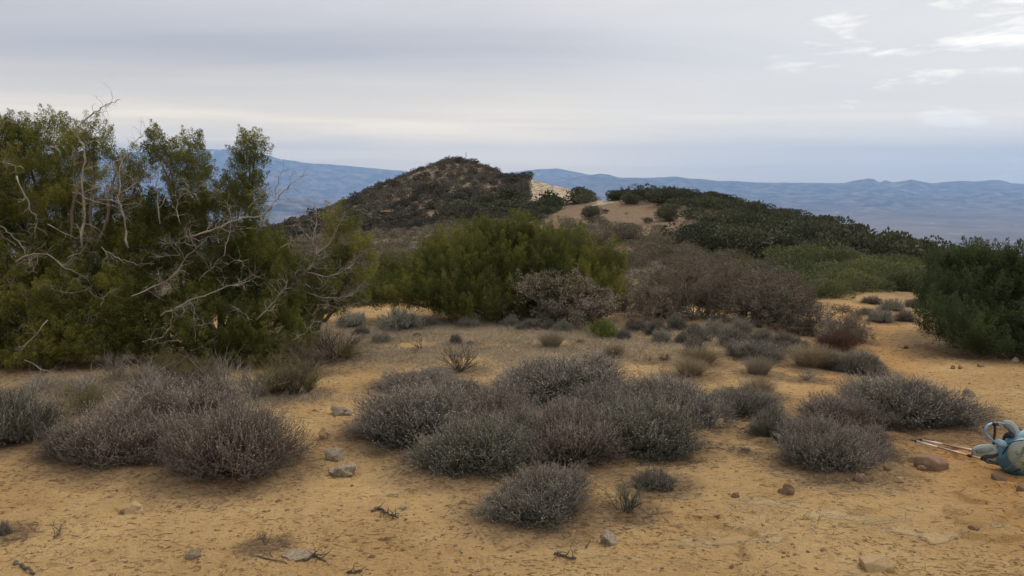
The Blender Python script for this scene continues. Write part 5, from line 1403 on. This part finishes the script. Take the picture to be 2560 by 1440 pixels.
Vg = np.stack([X.ravel(), Yg.ravel(), Z.ravel()], 1)
ga = Acc(); ga.add(Vg, Q=Q)
xr, yr, zr = Vg[:, 0], Vg[:, 1], Vg[:, 2]
lit = np.zeros(len(Vg)); near = (yr > 2) & (yr < 24)
lit[near] = litter_f(xr[near], yr[near])
th = np.zeros(len(Vg)); th[near] = thatch_f(xr[near], yr[near])
front = yr > 1
gpx = np.full(len(Vg), -9999.0); gpy = gpx.copy()
gpx[front], gpy[front] = project(xr[front], yr[front], zr[front])
rr_ = np.hypot(xr, yr)
slope = sstep(17, 26, rr_ + (fbm(xr * 0.4, yr * 0.4, 81, 3) - 0.5) * 8)
baref = np.zeros(len(Vg)); rockf = np.zeros(len(Vg)); sel = front & (rr_ > 18) & (rr_ < 200)
ii = np.nonzero(sel)[0]
jx = gpx[ii] + (fbm(xr[ii] * 0.5, yr[ii] * 0.5, 91, 3) - 0.5) * 30; jy = gpy[ii] + (fbm(xr[ii] * 0.5 + 9, yr[ii] * 0.5, 92, 3) - 0.5) * 16
bb = inpoly(jx, jy, BALD)
for p in PATCH: bb |= inpoly(jx, jy, p)
baref[ii] = bb * 1.0
rockf[ii] = (inpoly(jx, jy, ROCK1) | inpoly(jx, jy, ROCK2)) * 1.0
# the sandy path running back between the bushes
pathf = np.exp(-((xr - (0.47 * yr + 0.0)) / (0.9)) ** 2) * (rr_ < 40)
slope = slope * (1 - 0.9 * np.clip(pathf * 1.6, 0, 1) * (1 - sstep(17, 24, rr_)))
pathv = np.clip(np.exp(-((xr - np.interp(yr, [4, 6, 8, 10, 12, 15, 20], [4.2, 4.0, 3.7, 4.6, 5.4, 6.6, 9.0])) / 0.78) ** 2) * 1.2, 0, 1) * (yr > 3) * (1 - sstep(16, 19, yr))
ledge = sstep(0.0, 1.2, xr) * (1 - sstep(7.5, 9.5, rr_)) * sstep(2, 3, yr)
me = ga.mesh('ground', groundmat(), True, {'litter': lit, 'thatch': th, 'slope': slope, 'bare': baref, 'rock': rockf, 'ledge': ledge, 'path': pathv})
single('ground', me, None, None, None, 'structure')

# ================================================================== far valley and mountain ranges
FLOOR = -620.0
def crest_z(px, tab, Yc):
    py = np.interp(px, [t[0] for t in tab], [t[1] for t in tab])
    b = (H_ / 2 - py) / F_
    return EYE + (-SP + b * CP) / (CP + b * SP) * Yc
R_BACK = [(-900, 400), (-300, 384), (300, 380), (480, 377), (520, 373), (600, 373), (650, 382), (700, 397), (780, 409), (840, 412), (900, 417), (1000, 427), (1060, 431), (1200, 440), (1300, 428), (1345, 423), (1392, 421), (1435, 429), (1480, 438), (1560, 452), (1800, 456), (2600, 460), (3600, 470)]
R_MAIN = [(-900, 425), (300, 418), (560, 410), (640, 411), (700, 424), (780, 427), (860, 432), (940, 436), (1000, 440), (1100, 446), (1250, 452), (1400, 448), (1462, 440), (1500, 435), (1522, 437), (1550, 444), (1600, 445), (1650, 443), (1690, 442), (1720, 446), (1760, 448), (1800, 452), (1845, 453), (1900, 458), (1960, 460),
          (2040, 461), (2110, 459), (2140, 452), (2165, 447), (2185, 448), (2200, 456), (2214, 450), (2232, 456), (2262, 453), (2280, 449), (2310, 455), (2330, 458), (2360, 455), (2400, 452), (2440, 454), (2480, 450), (2505, 451), (2530, 459), (2560, 460), (2700, 452), (3600, 455)]
R_LOW = [(-900, 520), (500, 520), (900, 520), (1300, 505), (1500, 480), (1800, 486), (2000, 500), (2200, 492), (2400, 498), (2600, 490), (3600, 500)]
sv_ = np.linspace(-1.15, 1.15, 900); yv = np.concatenate([np.linspace(1700, 6000, 30), np.exp(np.linspace(math.log(6100), math.log(26300), 480))])
S2, Y2 = np.meshgrid(sv_, yv, indexing='ij'); X2 = S2 * Y2
px2 = 1280 + F_ * S2 * 1.0096
kx, ky = X2 / 1000, Y2 / 1000
Z2 = FLOOR + 30 * (fbm(kx * 0.8, ky * 0.8, 3, 4) - 0.5)
rid = ridged(kx * 0.55, ky * 0.55, 17, 6); rid2 = ridged(kx * 1.7, ky * 1.7, 23, 5)
def rng_(tab, Yc, Yf, amp, wob=0.8):
    global Z2
    Yc_ = Yc + wob * 900 * (fbm(px2 / 260, px2 * 0 + 3, 7, 3) - 0.5)
    cz = crest_z(px2, tab, Yc_) - FLOOR
    t = np.clip((Y2 - Yf) / (Yc_ - Yf), 0, 1)
    prof = np.where(Y2 <= Yc_, t ** 1.5 * 0.55 + 0.45 * t ** 3.5, np.exp(-((Y2 - Yc_) / 2600) ** 2))
    damp = (t * (1 - t) * 4) ** 0.7 * (Y2 <= Yc_)
    near_c = np.exp(-((Y2 - Yc_) / 900) ** 2)
    h = cz * prof + cz * amp * damp * (rid - 0.45) + cz * amp * 0.35 * damp * (rid2 - 0.4) + near_c * (rid2 - 0.42) * 22
    Z2 = np.maximum(Z2, FLOOR + h)
left = 1 - sstep(1050, 1350, px2)
rng_(R_BACK, 25300, 21500, 0.5, 0.3)
Ycm = 22500 * left + 20500 * (1 - left); Yfm = 18500 * left + 11500 * (1 - left)
rng_(R_MAIN, Ycm, Yfm, 0.6)
rng_(R_LOW, 20000 * left + 16000 * (1 - left), 18500 * left + 10500 * (1 - left), 0.8)
# brown hill standing in the left valley
c = at(735, 545, 12000.0); hx, hy = c[0], 12000.0
dd = np.hypot((X2 - hx) / 1150, (Y2 - hy) / 1500)
pk_h = at(720, 488, 12000)[2] - FLOOR
Z2 = np.maximum(Z2, FLOOR + pk_h * np.clip(1 - dd, 0, 1) ** 1.15 * (0.80 + 0.42 * ridged(kx * 2.4, ky * 2.4, 9, 5)))
c = at(560, 520, 11500.0); dd = np.hypot((X2 - c[0]) / 1700, (Y2 - 11500) / 1500); Z2 = np.maximum(Z2, FLOOR + 240 * np.clip(1 - dd, 0, 1) ** 1.1 * (0.7 + 0.6 * ridged(kx * 2.0, ky * 2.0, 19, 5)))
fa = Acc(); na, nr = X2.shape; idx = np.arange(na * nr).reshape(na, nr)
fa.add(np.stack([X2.ravel(), Y2.ravel(), Z2.ravel()], 1), Q=np.stack([idx[:-1, :-1], idx[1:, :-1], idx[1:, 1:], idx[:-1, 1:]], -1).reshape(-1, 4))
hmt, nt, nd, lk = newmat('far_land')
g = N(nt, 'ShaderNodeNewGeometry'); mpf = N(nt, 'ShaderNodeMapping'); mpf.inputs['Scale'].default_value = (0.001, 0.001, 0.002); lk.new(g.outputs['Position'], mpf.inputs[0])
sx = N(nt, 'ShaderNodeSeparateXYZ'); lk.new(g.outputs['Position'], sx.inputs[0])
na_ = noise(nt, mpf.outputs[0], 0.8, 8, 0.65, 0.3); nb_ = noise(nt, mpf.outputs[0], 3.5, 6, 0.6)
hgt = N(nt, 'ShaderNodeMapRange'); hgt.inputs[1].default_value = -605; hgt.inputs[2].default_value = -300; lk.new(sx.outputs[2], hgt.inputs[0])
plain = mixc(nt, math_(nt, 'MULTIPLY', math_(nt, 'SUBTRACT', na_.outputs['Fac'], 0.4), 4, True), (0.10, 0.078, 0.065), (0.23, 0.18, 0.14))
mount = mixc(nt, math_(nt, 'MULTIPLY', math_(nt, 'SUBTRACT', nb_.outputs['Fac'], 0.42), 5, True), (0.012, 0.018, 0.02), (0.20, 0.165, 0.14))  # strong noise contrast in the colour stands in for shading on the ridges
cc = mixc(nt, math_(nt, 'ADD', math_(nt, 'MULTIPLY', hgt.outputs[0], 2.6), math_(nt, 'MULTIPLY', math_(nt, 'SUBTRACT', na_.outputs['Fac'], 0.5), 1.2), True), plain, mount)
pale = math_(nt, 'MULTIPLY', math_(nt, 'SUBTRACT', nb_.outputs['Fac'], 0.64), 10, True)
cc = mixc(nt, math_(nt, 'MULTIPLY', pale, 0.7), cc, (0.55, 0.48, 0.40))
snow = math_(nt, 'MULTIPLY', math_(nt, 'MULTIPLY', math_(nt, 'SUBTRACT', nb_.outputs['Fac'], 0.55), 10, True), math_(nt, 'MULTIPLY', math_(nt, 'SUBTRACT', sx.outputs[2], 640), 0.01, True))
cc = mixc(nt, snow, cc, (0.8, 0.8, 0.82))
d = N(nt, 'ShaderNodeBsdfPrincipled'); lk.new(cc, d.inputs['Base Color']); d.inputs['Roughness'].default_value = 1.0; d.inputs['Specular IOR Level'].default_value = 0.0
o = N(nt, 'ShaderNodeOutputMaterial'); lk.new(d.outputs[0], o.inputs[0])
single('mountains', fa.mesh('mountains', hmt, True), None, None, None, 'structure')

# ================================================================== air
bm = bmesh.new(); bmesh.ops.create_cube(bm, size=1.0); me = bpy.data.meshes.new('haze'); bm.to_mesh(me); bm.free()
x0, x1, y0, y1, z0_, z1_ = -31500, 31500, -2700, 26600, -690.0, float(Z2.max()) + 60
hzm, nt, nd, lk = newmat('haze')
pv = N(nt, 'ShaderNodeVolumePrincipled'); pv.inputs['Color'].default_value = (0.37, 0.58, 0.95, 1); pv.inputs['Density'].default_value = 0.000052
pv.inputs['Anisotropy'].default_value = 0.15
o = N(nt, 'ShaderNodeOutputMaterial'); lk.new(pv.outputs[0], o.inputs['Volume'])
me.materials.append(hzm)
hzo = single('haze', me, None, None, None, 'stuff', ((x0 + x1) / 2, (y0 + y1) / 2, (z0_ + z1_) / 2), 0, (x1 - x0, y1 - y0, z1_ - z0_))
hzo['label'] = 'thin blue haze over the valley and the far mountains'; hzo['category'] = 'haze'

# ================================================================== render settings
scene.view_settings.view_transform = 'Standard'; scene.view_settings.look = 'None'
scene.view_settings.exposure = 0.12; scene.view_settings.gamma = 1.0; scene.view_settings.use_curve_mapping = False
scene.cycles.max_bounces = 5; scene.cycles.diffuse_bounces = 3; scene.cycles.glossy_bounces = 2; scene.cycles.transmission_bounces = 3; scene.cycles.volume_bounces = 1
scene.cycles.use_denoising = True
scene.cycles.volume_max_steps = 64
print('DONE', sum(len(o.data.polygons) for o in bpy.data.objects if o.type == 'MESH'))
